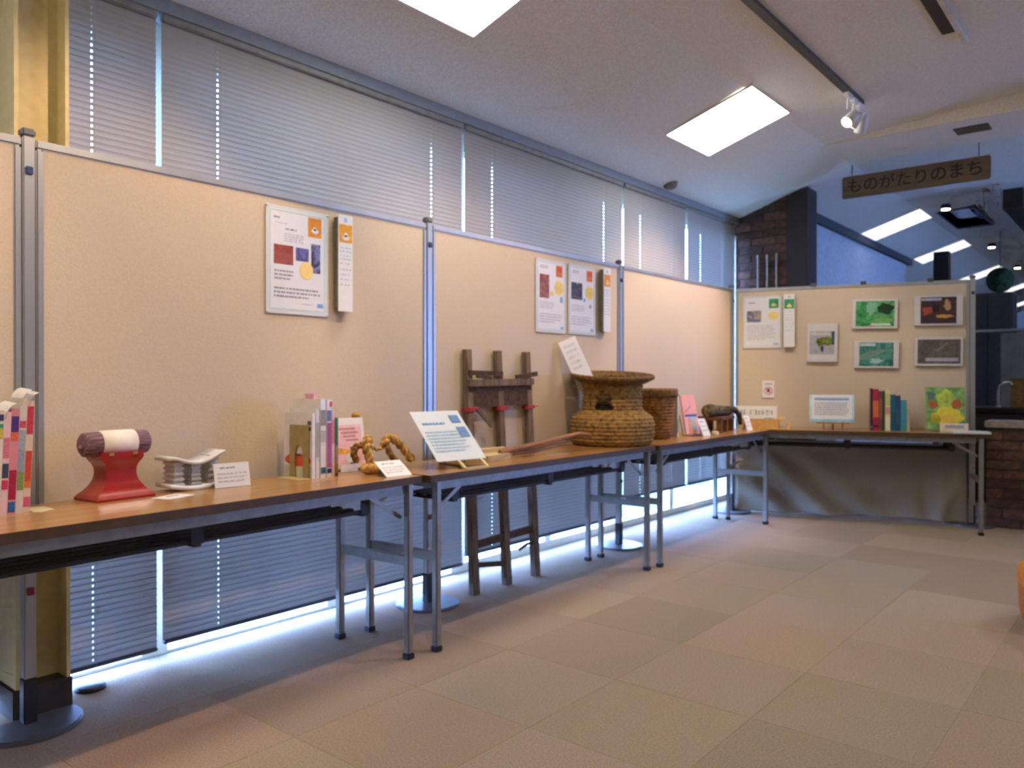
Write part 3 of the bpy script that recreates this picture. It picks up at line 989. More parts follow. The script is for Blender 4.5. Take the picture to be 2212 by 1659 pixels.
framed('white-bordered photograph of grey rock, lower right of four', 1.493, 1.283, 0.315, 0.215, 'rock', 0.01)
framed('white-bordered upright photograph of a bird and leaves', 0.686, 1.362, 0.222, 0.300, 'bird', 0.02)
# small prohibition notice
root = thing('prohibition_notice', 'small white notice with a red ring and slash on the angled panel', 'notice', on_panel(0.284, 0.997), EA)
MB().bbox(-0.046, 0.046, -0.002, 0, -0.068, 0.068, 0.0006).build('sheet', WHITE, root)
pr = MB()
n = 28
for k in range(n):
    a0, a1_ = 2*math.pi*k/n, 2*math.pi*(k+1)/n
    q = [(0.032*math.cos(a0), -0.012+0.032*math.sin(a0)), (0.032*math.cos(a1_), -0.012+0.032*math.sin(a1_)), (0.026*math.cos(a1_), -0.012+0.026*math.sin(a1_)), (0.026*math.cos(a0), -0.012+0.026*math.sin(a0))]
    pr.prism(q, -0.003, -0.002, 0, plane='xz')
pr.prism([(-0.022, 0.008), (-0.018, 0.012), (0.022, -0.030), (0.018, -0.034)], -0.003, -0.002, 0, plane='xz')
pr.box(-0.012, 0.012, -0.0027, -0.002, -0.024, 0.006, 1)
pr.box(-0.03, 0.03, -0.0027, -0.002, 0.035, 0.05, 2)
pr.build_print(root, [M('#d24a55', 0.6), M('#3a3560', 0.6), PALEINK], small='ring_symbol')

# ------------------------------------------------------------------ books
PAGE = M('#dcd5c6', 0.8, var=0.04, scale=60)
def book(label, loc, rotz, w, t, h, cover, bands=(), group=None, lean=0.0, tilt=0.0, cov=None):
    """spine faces +x, thickness along y, base at the origin"""
    root = thing('book', label, 'book', loc, rotz, group, rot=(lean, tilt, rotz))
    cm = M(cover, 0.35, var=0.04, scale=20, coat=0.3)
    c = MB()
    c.box(-w, 0, -t/2, -t/2+0.002, 0, h).box(-w, 0, t/2-0.002, t/2, 0, h).box(-0.003, 0, -t/2+0.002, t/2-0.002, 0, h)
    c.build('cover', cm, root)
    MB().box(-w+0.004, -0.003, -t/2+0.002, t/2-0.002, 0.003, h-0.003).build('pages', PAGE, root)
    if bands:
        for (z0, z1, colr) in bands:
            MB().box(0, 0.0006, -t/2+0.001, t/2-0.001, z0*h, z1*h).build('spine_print', M(colr, 0.5, var=0.1, scale=150), root)
    if cov:
        cp = MB()
        mats = cov(cp, w, h, -t/2-0.0006)
        cp.build_print(root, mats, patch='cover_print')
    return root
# --- row of picture books at the left edge
g = 'picture books at the left end of the near table'
rowL = [
    ('white picture book with blue spine lettering, first at the left edge', 0.018, 0.275, '#dfe0dc', ((0.78, 0.86, '#c9b23a'), (0.86, 0.88, '#2f9a72'), (0.46, 0.74, '#7fa6dd'))),
    ('white picture book with a yellow and green spine head', 0.019, 0.288, '#e2e0d8', ((0.73, 0.83, '#c8b648'), (0.83, 0.87, '#2f9a72'), (0.90, 0.96, '#3d4470'), (0.08, 0.30, '#c9d4d8'))),
    ('picture book with a pink and dark striped spine', 0.017, 0.283, '#e8c7c8', ((0.55, 0.75, '#d4798e'), (0.36, 0.5, '#3a4560'), (0.25, 0.34, '#c83a68'))),
    ('purple-headed picture book with a crimson lower spine', 0.020, 0.290, '#d98f9c', ((0.78, 0.93, '#4b2f86'), (0.70, 0.78, '#d86a48'), (0.14, 0.42, '#a3173f'), (0.02, 0.12, '#2a63a8'))),
    ('picture book with a pale grey and green mottled spine', 0.018, 0.320, '#d8d2c6', ((0.55, 0.72, '#9fb0c0'), (0.36, 0.55, '#8f9fb5'), (0.2, 0.36, '#7d9a58'), (0.74, 0.8, '#c9536a'))),
    ('picture book with a red-banded spine, last before the metal bookend', 0.018, 0.312, '#e0c9b8', ((0.70, 0.95, '#c63a52'), (0.28, 0.55, '#cc4a35'), (0.22, 0.28, '#d9772f'), (0.05, 0.14, '#d0577a'))),
]
y = 0.722
curl = M('#e9ebf0', 0.2, var=0.01, coat=0.5)
for k, (lab, t, h, c, bd) in enumerate(rowL):
    bk = book(lab, (-2.425-0.004*k, y+t/2, 0.7), 0.0, 0.20, t, h, c, bd, g, lean=-0.045)
    # curled clear-film wrapper over the spine head
    cv = MB()
    pts = [(0.002-0.0*s, t*0.2*s+0.022*s*s, h-0.02+0.045*math.sin(s*1.3)) for s in (0, 0.25, 0.5, 0.75, 1.0)]
    vs = []
    for p in pts:
        vs += [(p[0], p[1]-t/2+0.002, p[2]), (p[0]-0.09, p[1]-t/2+0.002, p[2]+0.006)]
    n = len(pts)
    vs2 = [(a, b_+0.0012, c_) for a, b_, c_ in vs]
    fs = [(2*i, 2*i+2, 2*i+3, 2*i+1) for i in range(n-1)]+[(2*n+2*i+1, 2*n+2*i+3, 2*n+2*i+2, 2*n+2*i) for i in range(n-1)]
    cv.add(vs+vs2, fs, 0, True)
    if k in (0, 2, 4, 5):
        cv.build('film_wrapper', curl, bk)
    y += t+0.0015
root = thing('bookend', 'cream metal bookend lying under the picture books at the left edge', 'bookend', (-2.46, y+0.005, 0.7))
MB().prism([(-0.06, -0.001), (0.035, -0.001), (0.045, 0.012), (0.02, 0.055), (-0.06, 0.055)], 0.0, 0.0015).build('foot_plate', M('#cfc6a6', 0.45), root)
MB().bbox(-0.13, -0.04, 0.0, 0.002, 0.0015, 0.17, 0.0006).build('upright', M('#cfc6a6', 0.45), root)

# --- white books with the arched bookend
g = 'white books beside the arched metal bookend'
def cov_red(cp, w, h, y):
    cp.box(-w*0.98, -w*0.02, y, y+0.0006, h*0.0, h*0.18, 0)
    cp.prism([(-w*(0.5-0.46*math.cos(a)), h*(0.27+0.10*math.sin(a))) for a in [2*math.pi*k/18 for k in range(18)]], y-0.0006, y, 1, plane='xz')
    cp.box(-w*0.62, -w*0.38, y-0.0012, y-0.0006, h*0.33, h*0.36, 2)
    cp.box(-w*0.16, -w*0.04, y-0.0006, y, h*0.82, h*0.88, 2)
    cp.box(-w*0.14, -w*0.04, y-0.0006, y, h*0.73, h*0.79, 2)
    return [M('#cfd0b4', 0.5), M('#d9573f', 0.5, var=0.1), M('#55525c', 0.5)]
bx, by = -2.452, 1.795
book('white book with a red illustrated cover behind the arched bookend', (bx, by+0.008, 0.7), 0.06, 0.165, 0.014, 0.245, '#e6e3e2', (), g, cov=cov_red)
book('slightly taller white book, second from the arched bookend', (bx, by+0.026, 0.7), 0.06, 0.16, 0.016, 0.262, '#dddedd', ((0.3, 0.8, '#a9abb0'),), g)
b3 = book('tall white book with dark spine lettering and a pink page marker', (bx+0.002, by+0.050, 0.7), 0.06, 0.16, 0.026, 0.298, '#e4dedb', ((0.66, 0.86, '#8d8f98'), (0.05, 0.13, '#1d5a60'), (0.45, 0.6, '#b5b6bd')), g)
MB().box(-0.10, -0.05, -0.004, 0.004, 0.297, 0.318).build('page_marker', M('#e6a6c2', 0.6), b3)
b4 = book('tall white book with a purple spine stripe and a red tab', (bx+0.003, by+0.077, 0.7), 0.06, 0.16, 0.024, 0.296, '#ddd6d2', ((0.12, 0.70, '#a4508f'), (0.72, 0.86, '#6d78a8'), (0.05, 0.11, '#23306a')), g)
MB().box(-0.006, 0.002, 0.004, 0.013, 0.268, 0.288).build('tab', M('#d8466c', 0.6), b4)
book('pale pink-spined thin book between purple stripe and green spine', (bx+0.002, by+0.097, 0.7), 0.06, 0.15, 0.014, 0.255, '#d9b8ae', ((0.5, 0.85, '#b98a88'),), g)
book('thin book with a dark green upper and mustard lower spine', (bx+0.004, by+0.112, 0.7), 0.06, 0.15, 0.013, 0.225, '#8a6f2a', ((0.52, 0.99, '#17694c'), (0.0, 0.06, '#27306a')), g)
be = thing('bookend', 'khaki metal bookend with an arched cut-out against the white books', 'bookend', (bx, by-0.006, 0.7), 0.06)
ab = MB()
arch = [(-0.045, 0.0), (-0.045, 0.09)]+[(-0.068+0.023*math.cos(a), 0.09+0.034*math.sin(a)) for a in [math.pi*k/10 for k in range(11)]]+[(-0.091, 0.0)]
outer = [(-0.122, 0.0), (-0.122, 0.20), (-0.012, 0.20), (-0.012, 0.0)]
poly = [(-0.012, 0.0), (-0.012, 0.20), (-0.122, 0.20), (-0.122, 0.0), (-0.091, 0.0)]+[(-0.068-0.023*math.cos(a), 0.09+0.034*math.sin(a)) for a in [math.pi*k/10 for k in range(11)]]+[(-0.045, 0.0)]
ab.prism(poly, -0.0008, 0.0008, plane='xz')
ab.build('upright', M('#a39160', 0.45), be)
MB().prism([(-0.13, -0.055), (-0.02, -0.055), (0.0, -0.02), (0.0, 0.0), (-0.13, 0.0)], 0.0, 0.0015).build('foot_plate', M('#cfc08e', 0.45), be)

# --- pink book displayed facing out
def facing_book(name, label, loc, rotz, w, h, t, back, draw, holder=True, group=None, cover='#e6e6ea', cat='book'):
    """front faces -y locally, leans back by `back`"""
    root = thing(name, label, cat, loc, rotz, group)
    piv = MB()
    c, s = math.cos(back), math.sin(back)
    rot = (-back, 0, 0)
    MB().bbox(-w/2, w/2, 0, t, 0, h, 0.0015).build('cover', M(cover, 0.35, var=0.02, coat=0.3), root, (0, 0, 0.012), rot)
    MB().box(-w/2+0.004, w/2+0.0005, 0.002, t-0.002, 0.002, h+0.0005).build('pages', PAGE, root, (0, 0, 0.012), rot)
    pr = MB()
    mats = draw(pr, w, h)
    pr.build_print(root, mats, (0, 0, 0.012), rot, patch='cover_print')
    if holder:
        hb_ = MB()
        hb_.tube([(-w*0.35, -0.03, 0.003), (-w*0.35, 0.05, 0.003), (-w*0.30, 0.05+h*0.5*s+0.01, h*0.5)], 0.0025, 6)
        hb_.tube([(w*0.35, -0.03, 0.003), (w*0.35, 0.05, 0.003), (w*0.30, 0.05+h*0.5*s+0.01, h*0.5)], 0.0025, 6)
        hb_.tube([(-w*0.35, -0.03, 0.003), (w*0.35, -0.03, 0.003)], 0.0025, 6)
        hb_.build('wire_stand', M('#2a3f9a', 0.4), root)
    return root
def draw_pink(pr, w, h):
    y = -0.0006
    pr.box(-w*0.46, w*0.40, y, y+0.0006, h*0.04, h*0.86, 0)
    for k in range(4):
        pr.box(-w*0.30+0.01*k, w*0.22+0.012*(k % 2), y-0.0006, y, h*(0.80-0.075*k)-0.008, h*(0.80-0.075*k), 1)
    pr.prism([(-w*0.45, h*0.42), (0.0, h*0.36), (w*0.15, h*0.30), (-w*0.05, h*0.27), (-w*0.45, h*0.29)], y-0.0006, y, 2, plane='xz')
    pr.prism([(0.0, h*0.42), (w*0.2, h*0.40), (w*0.25, h*0.30), (w*0.05, h*0.30)], y-0.0012, y-0.0006, 3, plane='xz')
    pr.prism([(w*0.02+0.028*math.cos(a), h*0.19+0.022*math.sin(a)) for a in [2*math.pi*k/14 for k in range(14)]], y-0.0012, y, 4, plane='xz')
    pr.box(-w*0.02, w*0.14, y-0.0014, y-0.0006, h*0.08, h*0.11, 5)
    return [M('#e8bcc0', 0.5, var=0.05), M('#b9878f', 0.6), M('#d8a23c', 0.5, var=0.2), M('#8a3a32', 0.5, var=0.2), M('#d9dbdd', 0.5), M('#35508f', 0.5)]
pk = facing_book('book', 'pink illustrated book propped facing out behind the straw rope figure', (-2.548, 2.058, 0.7), H-0.12, 0.15, 0.205, 0.009, 0.16, draw_pink)
MB().bbox(-0.07, 0.01, -0.034, -0.031, 0.001, 0.030, 0.0006).build('label_slip', WHITE, pk)
o = MB().lathe([(0, 0.0), (0.006, 0.0), (0.007, 0.19), (0.004, 0.20), (0.016, 0.212), (0.019, 0.222), (0.012, 0.232), (0, 0.234)], 16).build('gilt_finial', M('#b88a2e', 0.35, metal=0.5, var=0.15), None, (-2.615, 2.135, 0.7))
tag(o, 'small gilt knob showing above the pink book', 'ornament')

# ------------------------------------------------------------------ red box pillow
root = thing('box_pillow', 'red lacquered box pillow stand with a purple cushion and white wrapper', 'pillow', (-2.532, 1.112, 0.7), 0.10)
RED = M('#98170f', 0.2, var=0.06, scale=15, coat=0.5)
rb = MB()
prof = [(0.0, 0.185, 0.135), (0.008, 0.187, 0.137), (0.016, 0.175, 0.125), (0.035, 0.135, 0.098), (0.060, 0.104, 0.080), (0.085, 0.096, 0.074), (0.105, 0.104, 0.078), (0.122, 0.128, 0.088), (0.130, 0.135, 0.092), (0.148, 0.135, 0.092)]
def smooth_prof(pr_, n=4):
    out = []
    for i in range(len(pr_)-1):
        p0, p1, p2, p3 = pr_[max(i-1, 0)], pr_[i], pr_[i+1], pr_[min(i+2, len(pr_)-1)]
        for k in range(n):
            t = k/n
            out.append(tuple(0.5*(2*b1+(c1-a1_)*t+(2*a1_-5*b1+4*c1-d1)*t*t+(3*b1-a1_-3*c1+d1)*t**3) for a1_, b1, c1, d1 in zip(p0, p1, p2, p3)))
    return out+[pr_[-1]]
prof = prof[:2]+smooth_prof(prof[2:-1])+prof[-1:]
vs, fs = [], []
for z, wy, wx in prof:
    for sx, sy in ((-1, -1), (1, -1), (1, 1), (-1, 1)):
        vs.append((sx*wx/2, sy*wy/2, z))
for i in range(len(prof)-1):
    for k in range(4):
        k2 = (k+1) % 4
        fs.append((i*4+k, i*4+k2, i*4+4+k2, i*4+4+k))
fs += [(3, 2, 1, 0), tuple(len(prof)*4-4+k for k in range(4))]
rb.add(vs, fs)
rb.build('body', RED, root)
cu = M('#7a5c66', 0.9, var=0.25, scale=160, bump=0.4, stretch=(1, 0.12, 1))
MB().lathe([(0, -0.104), (0.030, -0.104), (0.037, -0.098), (0.039, -0.05), (0.039, 0.05), (0.037, 0.098), (0.030, 0.104), (0, 0.104)], 28, axis='y').build('cushion', cu, root, (0, 0, 0.172))
MB().lathe([(0.0396, -0.055), (0.0412, -0.055), (0.0412, 0.055), (0.0396, 0.055)], 28, axis='y').build('wrapper', M('#ece7df', 0.7, var=0.02), root, (0, 0, 0.172))
for s in (-1, 1):
    MB().blob((0, 0, 0), (0.008, 0.008, 0.008), jit=0.2).build('end_tassel', cu, root, (0.004, s*0.108, 0.165))
    MB().box(0.0462, 0.0485, s*0.038-0.008, s*0.038+0.008, 0.137, 0.146).build('gilt_fitting', M('#b08a3c', 0.4, metal=0.6), root)

# ------------------------------------------------------------------ white ceramic pillow
root = thing('ceramic_pillow', 'white ceramic pillow with a dished top and ribbed pillars', 'pillow', (-2.552, 1.372, 0.7), 0.02)
CER = M('#d9dadb', 0.28, var=0.03, coat=0.4)
def curved_plate(fz, t, ln, dp, n=18):
    vs, fs = [], []
    for i in range(n+1):
        s = -1+2*i/n
        y = s*ln/2
        z = fz(s)
        dd = dp/2*(1-0.10*abs(s)**6)
        vs += [(-dd, y, z), (dd, y, z), (dd, y, z+t), (-dd, y, z+t)]
    for i in range(n):
        a, b_ = i*4, i*4+4
        fs += [(a, b_, b_+1, a+1), (a+1, b_+1, b_+2, a+2), (a+2, b_+2, b_+3, a+3), (a+3, b_+3, b_, a)]
    fs += [(0, 1, 2, 3), (n*4+3, n*4+2, n*4+1, n*4)]
    return vs, fs
vs, fs = curved_plate(lambda s: 0.085+0.030*(1-math.cos(s*2.6))/1.85*(1.0+0.22*s)-0.006*(abs(s) > 0.93), 0.011, 0.205, 0.105)
MB().add(vs, fs, 0, True).build('top', CER, root)
vs, fs = curved_plate(lambda s: 0.0+0.014*s*s, 0.014, 0.200, 0.105)
MB().add(vs, fs, 0, True).build('base', CER, root)
for yc, zt in ((-0.062, 0.104), (0.0, 0.088), (0.064, 0.112)):
    pb = MB()
    n = 5
    z0 = 0.016
    for k in range(n):
        za = z0+(zt-z0)*k/n
        zb = z0+(zt-z0)*(k+0.62)/n
        f = 0.90+0.10*abs((k-n/2)/(n/2))
        pb.bbox(-0.042*f, 0.042*f, yc-0.021*f, yc+0.021*f, za, zb, 0.004)
        pb.box(-0.030, 0.030, yc-0.013, yc+0.013, zb, za+(zt-z0)/n)
    pb.build('ribbed_pillar', M('#c8c9cb', 0.35, var=0.05, coat=0.3), root)

def card(label, loc, rotz, w, h, back, nl, thick=0.0016, cat='label card', seed=1, standoff=True):
    root = thing('label_card', label, cat, loc, rotz)
    rot = (-back, 0, 0)
    MB().bbox(-w/2, w/2, 0, thick, 0, h, 0.0005).build('card', WHITE, root, (0, 0, 0.001), rot)
    pr = MB()
    lines(pr, -w*0.32, w*0.30, h*0.84, h*0.70, 1, 0, seed)
    lines(pr, -w*0.40, w*0.42, h*0.60, h*0.14, nl, 1, seed+1)
    for i, v in enumerate(pr.v):
        pr.v[i] = (v[0], v[1]+0.0015, v[2])
    pr.build_print(root, [M('#9a9ca8', 0.7), M('#c2c4ce', 0.7)], (0, 0, 0.001), rot)
    if standoff:
        l = h*0.8
        MB().add([(-w*0.3, l*math.sin(back)+0.002, l*math.cos(back)), (w*0.3, l*math.sin(back)+0.002, l*math.cos(back)), (w*0.3, l*math.sin(back)+0.03, 0.0005), (-w*0.3, l*math.sin(back)+0.03, 0.0005)], [(0, 1, 2, 3)]).build('prop', M('#c9c6be', 0.6), root)
    return root
card('white label card with three lines standing right of the ceramic pillow', (-2.470, 1.482, 0.7), H-0.10, 0.128, 0.084, 0.22, 3, seed=21)
card('white label card leaning far back at the table end, before the straw rope figure', (-2.262, 2.062, 0.7), H-0.06, 0.125, 0.095, 0.98, 3, seed=25)
root = thing('paper_slip', 'small white slip with a pink mark lying before the ceramic pillow', 'paper', (-2.415, 1.240, 0.7), 0.35)
MB().bbox(-0.037, 0.037, -0.055, 0.055, 0, 0.0012, 0.0004).build('slip', WHITE, root)
MB().box(-0.012, -0.004, -0.02, 0.03, 0.0012, 0.0018).build('mark', M('#b0608a', 0.6), root)

# ------------------------------------------------------------------ straw rope figure
STRAW = M('#b8904e', 0.9, var=0.3, scale=70, bump=0.8, stretch=(1, 1, 0.4))
STRAWD = M('#8a6531', 0.9, var=0.3, scale=70, bump=0.8)
root = thing('straw_figure', 'straw rope figure with a rounded foot and two bent arms', 'straw craft', (-2.405, 2.045, 0.7), 0.0)
def rope(pts, r, name, mat):
    """two twisted strands along a path"""
    P = [Vector(p) for p in pts]
    path = []
    n = 10
    for i in range(len(P)-1):
        p0, p1, p2, p3 = P[max(i-1, 0)], P[i], P[i+1], P[min(i+2, len(P)-1)]
        for k in range(n):
            t = k/n
            path.append(0.5*((2*p1)+(p2-p0)*t+(2*p0-5*p1+4*p2-p3)*t*t+(3*p1-p0-3*p2+p3)*t**3))
    path.append(P[-1])
    mb = MB()
    for ph in (0, math.pi):
        q = []
        for i, p in enumerate(path):
            d = (path[min(i+1, len(path)-1)]-path[max(i-1, 0)]).normalized()
            s = d.cross(Vector((0.3, 0.2, 0.93))).normalized()
            u = d.cross(s)
            a = i*0.55+ph
            q.append(p+(s*math.cos(a)+u*math.sin(a))*r*0.42)
        mb.tube(q, r*0.72, 8)
    mb.build(name, mat, root)
MB().blob((0, 0, 0.022), (0.035, 0.056, 0.024), jit=0.06).build('foot', STRAW, root)
rope([(0.0, -0.005, 0.03), (-0.006, -0.012, 0.07), (-0.014, -0.020, 0.11), (-0.02, -0.005, 0.135), (-0.03, 0.012, 0.125)], 0.017, 'neck_rope', STRAW)
rope([(-0.02, -0.02, 0.115), (-0.045, -0.045, 0.105), (-0.05, -0.05, 0.075), (-0.05, -0.035, 0.05)], 0.013, 'side_rope', STRAWD)
rope([(-0.03, 0.0, 0.125), (-0.06, 0.04, 0.105), (-0.085, 0.10, 0.085), (-0.09, 0.15, 0.10), (-0.09, 0.17, 0.12)], 0.008, 'tie_cord', STRAW)
rope([(-0.085, 0.135, 0.10), (-0.09, 0.165, 0.128), (-0.085, 0.20, 0.115), (-0.07, 0.235, 0.075), (-0.055, 0.265, 0.03)], 0.017, 'arm_rope', STRAW)
rope([(-0.085, 0.15, 0.10), (-0.075, 0.16, 0.065), (-0.065, 0.185, 0.03)], 0.013, 'arm_rope', STRAWD)

# ------------------------------------------------------------------ information sheet on a stand (middle table)
root = thing('display_stand', 'glossy white information sheet leaning on a cream stand at the table end', 'display sign', (-2.262, 2.415, 0.7), H-0.15)
bk_ = 0.80
SHEETM = M('#dce6ee', 0.12, var=0.01, coat=1.0)
MB().bbox(-0.13, 0.13, 0, 0.002, 0, 0.285, 0.0006).build('sheet', SHEETM, root, (0, 0.0, 0.035), (-bk_, 0, 0))
pr = MB()
lines(pr, -0.10, 0.05, 0.215, 0.19, 1, 0, 41)
lines(pr, -0.11, 0.08, 0.165, 0.04, 7, 1, 42)
pr.box(0.06, 0.11, -0.0022, -0.0016, 0.21, 0.255, 2)
pr.box(0.065, 0.115, -0.0022, -0.0016, 0.125, 0.185, 2)
pr.build_print(root, [M('#6f9fd0', 0.3), M('#9fbfdc', 0.3), M('#5f86b8', 0.3)], (0, 0.0, 0.035), (-bk_, 0, 0))
st = MB()
st.beam((-0.02, -0.045, 0.004), (0.10, -0.045, 0.004), 0.012, 0.008).beam((-0.02, -0.045, 0.004), (-0.02, 0.02, 0.042), 0.012, 0.008).beam((0.10, -0.045, 0.004), (0.10, 0.02, 0.042), 0.012, 0.008).beam((-0.02, 0.02, 0.042), (0.10, 0.02, 0.042), 0.012, 0.008)
st.build('stand_lip', M('#d8c998', 0.5), root)
sb_ = MB()
sb_.beam((0.04, 0.02, 0.036), (0.04, 0.19, 0.205), 0.05, 0.006).beam((0.04, 0.17, 0.18), (0.04, 0.20, 0.003), 0.04, 0.006).beam((-0.02, 0.0, 0.003), (0.10, 0.0, 0.003), 0.02, 0.006).beam((0.04, 0.0, 0.003), (0.04, 0.2, 0.003), 0.03, 0.006)
sb_.build('stand_back', M('#6a5a44', 0.6), root)

# ------------------------------------------------------------------ wooden hand tool
root = thing('wooden_tool', 'pale wooden tool head with two brown stick handles before the basket', 'wooden tool', (0, 0, 0.7))
WOODP = M('#c0aa80', 0.7, var=0.15, scale=10, stretch=(4, 0.6, 4))
WOODB = M('#8a5a34', 0.6, var=0.2, scale=12, stretch=(4, 0.6, 4))
MB().prism([(-2.47, 2.62), (-2.40, 2.58), (-2.33, 2.66), (-2.345, 2.71), (-2.355, 2.83), (-2.39, 2.90), (-2.44, 2.83), (-2.50, 2.70)], 0.001, 0.028).build('head', WOODP, root)
MB().prism([(-2.53, 2.60), (-2.47, 2.60), (-2.43, 2.90), (-2.49, 2.95)], 0.001, 0.045).build('back_block', WOODP, root)
MB().tube([(-2.385, 2.80, 0.030), (-2.37, 2.95, 0.046), (-2.345, 3.25, 0.077), (-2.335, 3.38, 0.090), (-2.33, 3.47, 0.078)], [0.014, 0.014, 0.0135, 0.013, 0.011], 12).build('handle', WOODB, root)
MB().tube([(-2.40, 2.86, 0.019), (-2.38, 3.05, 0.024), (-2.36, 3.22, 0.042), (-2.355, 3.33, 0.045)], [0.013, 0.013, 0.013, 0.012], 12).build('handle', M('#a87848', 0.6, var=0.2, scale=12, stretch=(4, 0.6, 4)), root)
root = thing('paper_slip', 'shiny white slip lying before the large straw basket', 'paper', (-2.33, 3.17, 0.7), 0.0)
MB().bbox(-0.03, 0.03, -0.07, 0.07, 0, 0.0012, 0.0004).build('slip', M('#d9d4cc', 0.15, coat=1.0), root)

# ------------------------------------------------------------------ straw baskets
def basket_mesh(prof, rows, stitches, amp):
    """profile list (r, z) resampled by arc length, rippled rows and stitches"""
    L_ = [0.0]
    for (r0, z0), (r1, z1) in zip(prof, prof[1:]):
        L_.append(L_[-1]+math.hypot(r1-r0, z1-z0))
    N = rows*4
    seg = stitches*3
    vs, fs = [], []
    for i in range(N+1):
        s = L_[-1]*i/N
        k = 0
        while k < len(L_)-2 and L_[k+1] < s:
            k += 1
        t = (s-L_[k])/(L_[k+1]-L_[k])
        r = prof[k][0]+(prof[k+1][0]-prof[k][0])*t
        z = prof[k][1]+(prof[k+1][1]-prof[k][1])*t
        dr, dz = prof[k+1][0]-prof[k][0], prof[k+1][1]-prof[k][1]
        ln = math.hypot(dr, dz)
        nr, nz = dz/ln, -dr/ln
        row = abs(math.sin(math.pi*i/4))
        for j in range(seg):
            a = 2*math.pi*j/seg
            st_ = abs(math.sin(math.pi*j/3+(i//4)*0.5))
            d = amp*(row*0.75+0.45*st_*row)
            rr = r+nr*d
            vs.append((rr*math.cos(a), rr*math.sin(a), z+nz*d))
    for i in range(N):
        for j in range(seg):
            j2 = (j+1) % seg
            fs.append((i*seg+j, i*seg+j2, (i+1)*seg+j2, (i+1)*seg+j))
    return vs, fs
BASK = M('#93713c', 0.85, var=0.28, scale=45, bump=0.5)
BASKD = M('#6e5029', 0.85, var=0.25, scale=45, bump=0.5)
root = thing('straw_basket', 'large woven straw basket with a narrow neck and flared rim', 'basket', (-2.440, 3.862, 0.7), 0.35)
vs, fs = basket_mesh([(0.02, 0.004), (0.205, 0.004), (0.228, 0.03), (0.238, 0.08), (0.238, 0.125), (0.226, 0.158), (0.185, 0.188), (0.168, 0.200), (0.165, 0.29), (0.170, 0.345), (0.178, 0.365)], 28, 72, 0.007)
MB().add(vs, fs, 0, True).build('body', BASK, root)
vs, fs = basket_mesh([(0.178, 0.0), (0.235, 0.030), (0.240, 0.036), (0.235, 0.042), (0.176, 0.018)], 8, 72, 0.006)
MB().add(vs, fs, 0, True).build('rim', BASKD, root, (0, 0, 0.360), (0.075, 0.05, 0))
vs, fs = basket_mesh([(0.166, 0.34), (0.166, 0.20), (0.0, 0.19)], 10, 36, 0.002)
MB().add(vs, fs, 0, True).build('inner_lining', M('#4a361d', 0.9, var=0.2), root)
kb = MB()
ca = -1.62
for s in (-1, 1):
    a = ca+s*0.17
    kb.tube([(0.172*math.cos(ca+s*0.30), 0.172*math.sin(ca+s*0.30), 0.215), (0.184*math.cos(a), 0.188*math.sin(a), 0.247), (0.184*math.cos(ca), 0.184*math.sin(ca), 0.256), (0.18*math.cos(ca-s*0.22), 0.18*math.sin(ca-s*0.22), 0.274)], 0.008, 8)
kb.build('knotted_cord', M('#3a2716', 0.9, var=0.2), root)
MB().add([(0.1765*math.cos(ca+t), 0.1765*math.sin(ca+t), z) for z in (0.206, 0.236) for t in (-0.28, -0.14, 0, 0.14, 0.28)], [(k, k+1, k+6, k+5) for k in range(4)]).build('dark_slot', M('#140e09', 0.9), root)
# paper standing in the basket
root = thing('paper_sheet', 'white paper sheet standing up out of the large basket', 'paper', (-2.515, 3.80, 0.94), 0.0, rot=(-0.20, -0.38, H-0.35))
MB().bbox(-0.062, 0.062, 0, 0.002, 0, 0.40, 0.0006).build('sheet', WHITE, root)
pr = MB()
lines(pr, -0.04, 0.04, 0.37, 0.20, 5, 0, 61)
pr.build('lettering', [M('#cdd2dc', 0.7)], root)
root = thing('straw_basket', 'smaller straw basket with a thick rim behind the large one', 'basket', (-2.500, 4.430, 0.7), 0.0)
vs, fs = basket_mesh([(0.02, 0.004), (0.105, 0.004), (0.118, 0.03), (0.132, 0.15), (0.143, 0.262)], 17, 50, 0.006)
MB().add(vs, fs, 0, True).build('body', M('#8a5f2c', 0.85, var=0.28, scale=45, bump=0.5), root)
MB().lathe([(0.140, 0.258), (0.158, 0.262), (0.166, 0.278), (0.160, 0.292), (0.164, 0.304), (0.156, 0.318), (0.142, 0.318), (0.136, 0.30), (0.13, 0.26)], 60).build('rim', BASKD, root)
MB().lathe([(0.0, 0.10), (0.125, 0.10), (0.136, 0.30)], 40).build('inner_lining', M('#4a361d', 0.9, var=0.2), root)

# ------------------------------------------------------------------ corner table things
g = 'film-wrapped books behind the small basket'
yy = 4.612
for k, (lab, t, h, c, bd) in enumerate((
    ('film-wrapped pale book right behind the small basket', 0.026, 0.295, '#c9cdd0', ((0.1, 0.4, '#7f9a80'),)),
    ('film-wrapped book with a green and red lower spine', 0.022, 0.315, '#cfd2d6', ((0.08, 0.34, '#3f8a60'), (0.4, 0.6, '#b9bcc2'))),
    ('film-wrapped grey book next to the pink book', 0.026, 0.300, '#b9bfc4', ((0.08, 0.34, '#9a4a50'), (0.6, 0.8, '#8f979e'))))):
    book(lab, (-2.42-0.015*k, yy+t/2, 0.7), 0.05, 0.18, t, h, c, bd, g)
    yy += t+0.002
def draw_salmon(pr, w, h):
    y = -0.0006
    pr.box(-w*0.42, w*0.42, y, y+0.0006, h*0.44, h*0.50, 0)
    pr.beam((-w*0.35, y, h*0.55), (w*0.1, y, h*0.72), 0.002, 0.004, 1)
    pr.box(-w*0.1, w*0.3, y, y+0.0006, h*0.1, h*0.44, 2)
    return [M('#3a4a9a', 0.5), M('#a05a50', 0.5), M('#b9cfe6', 0.4)]
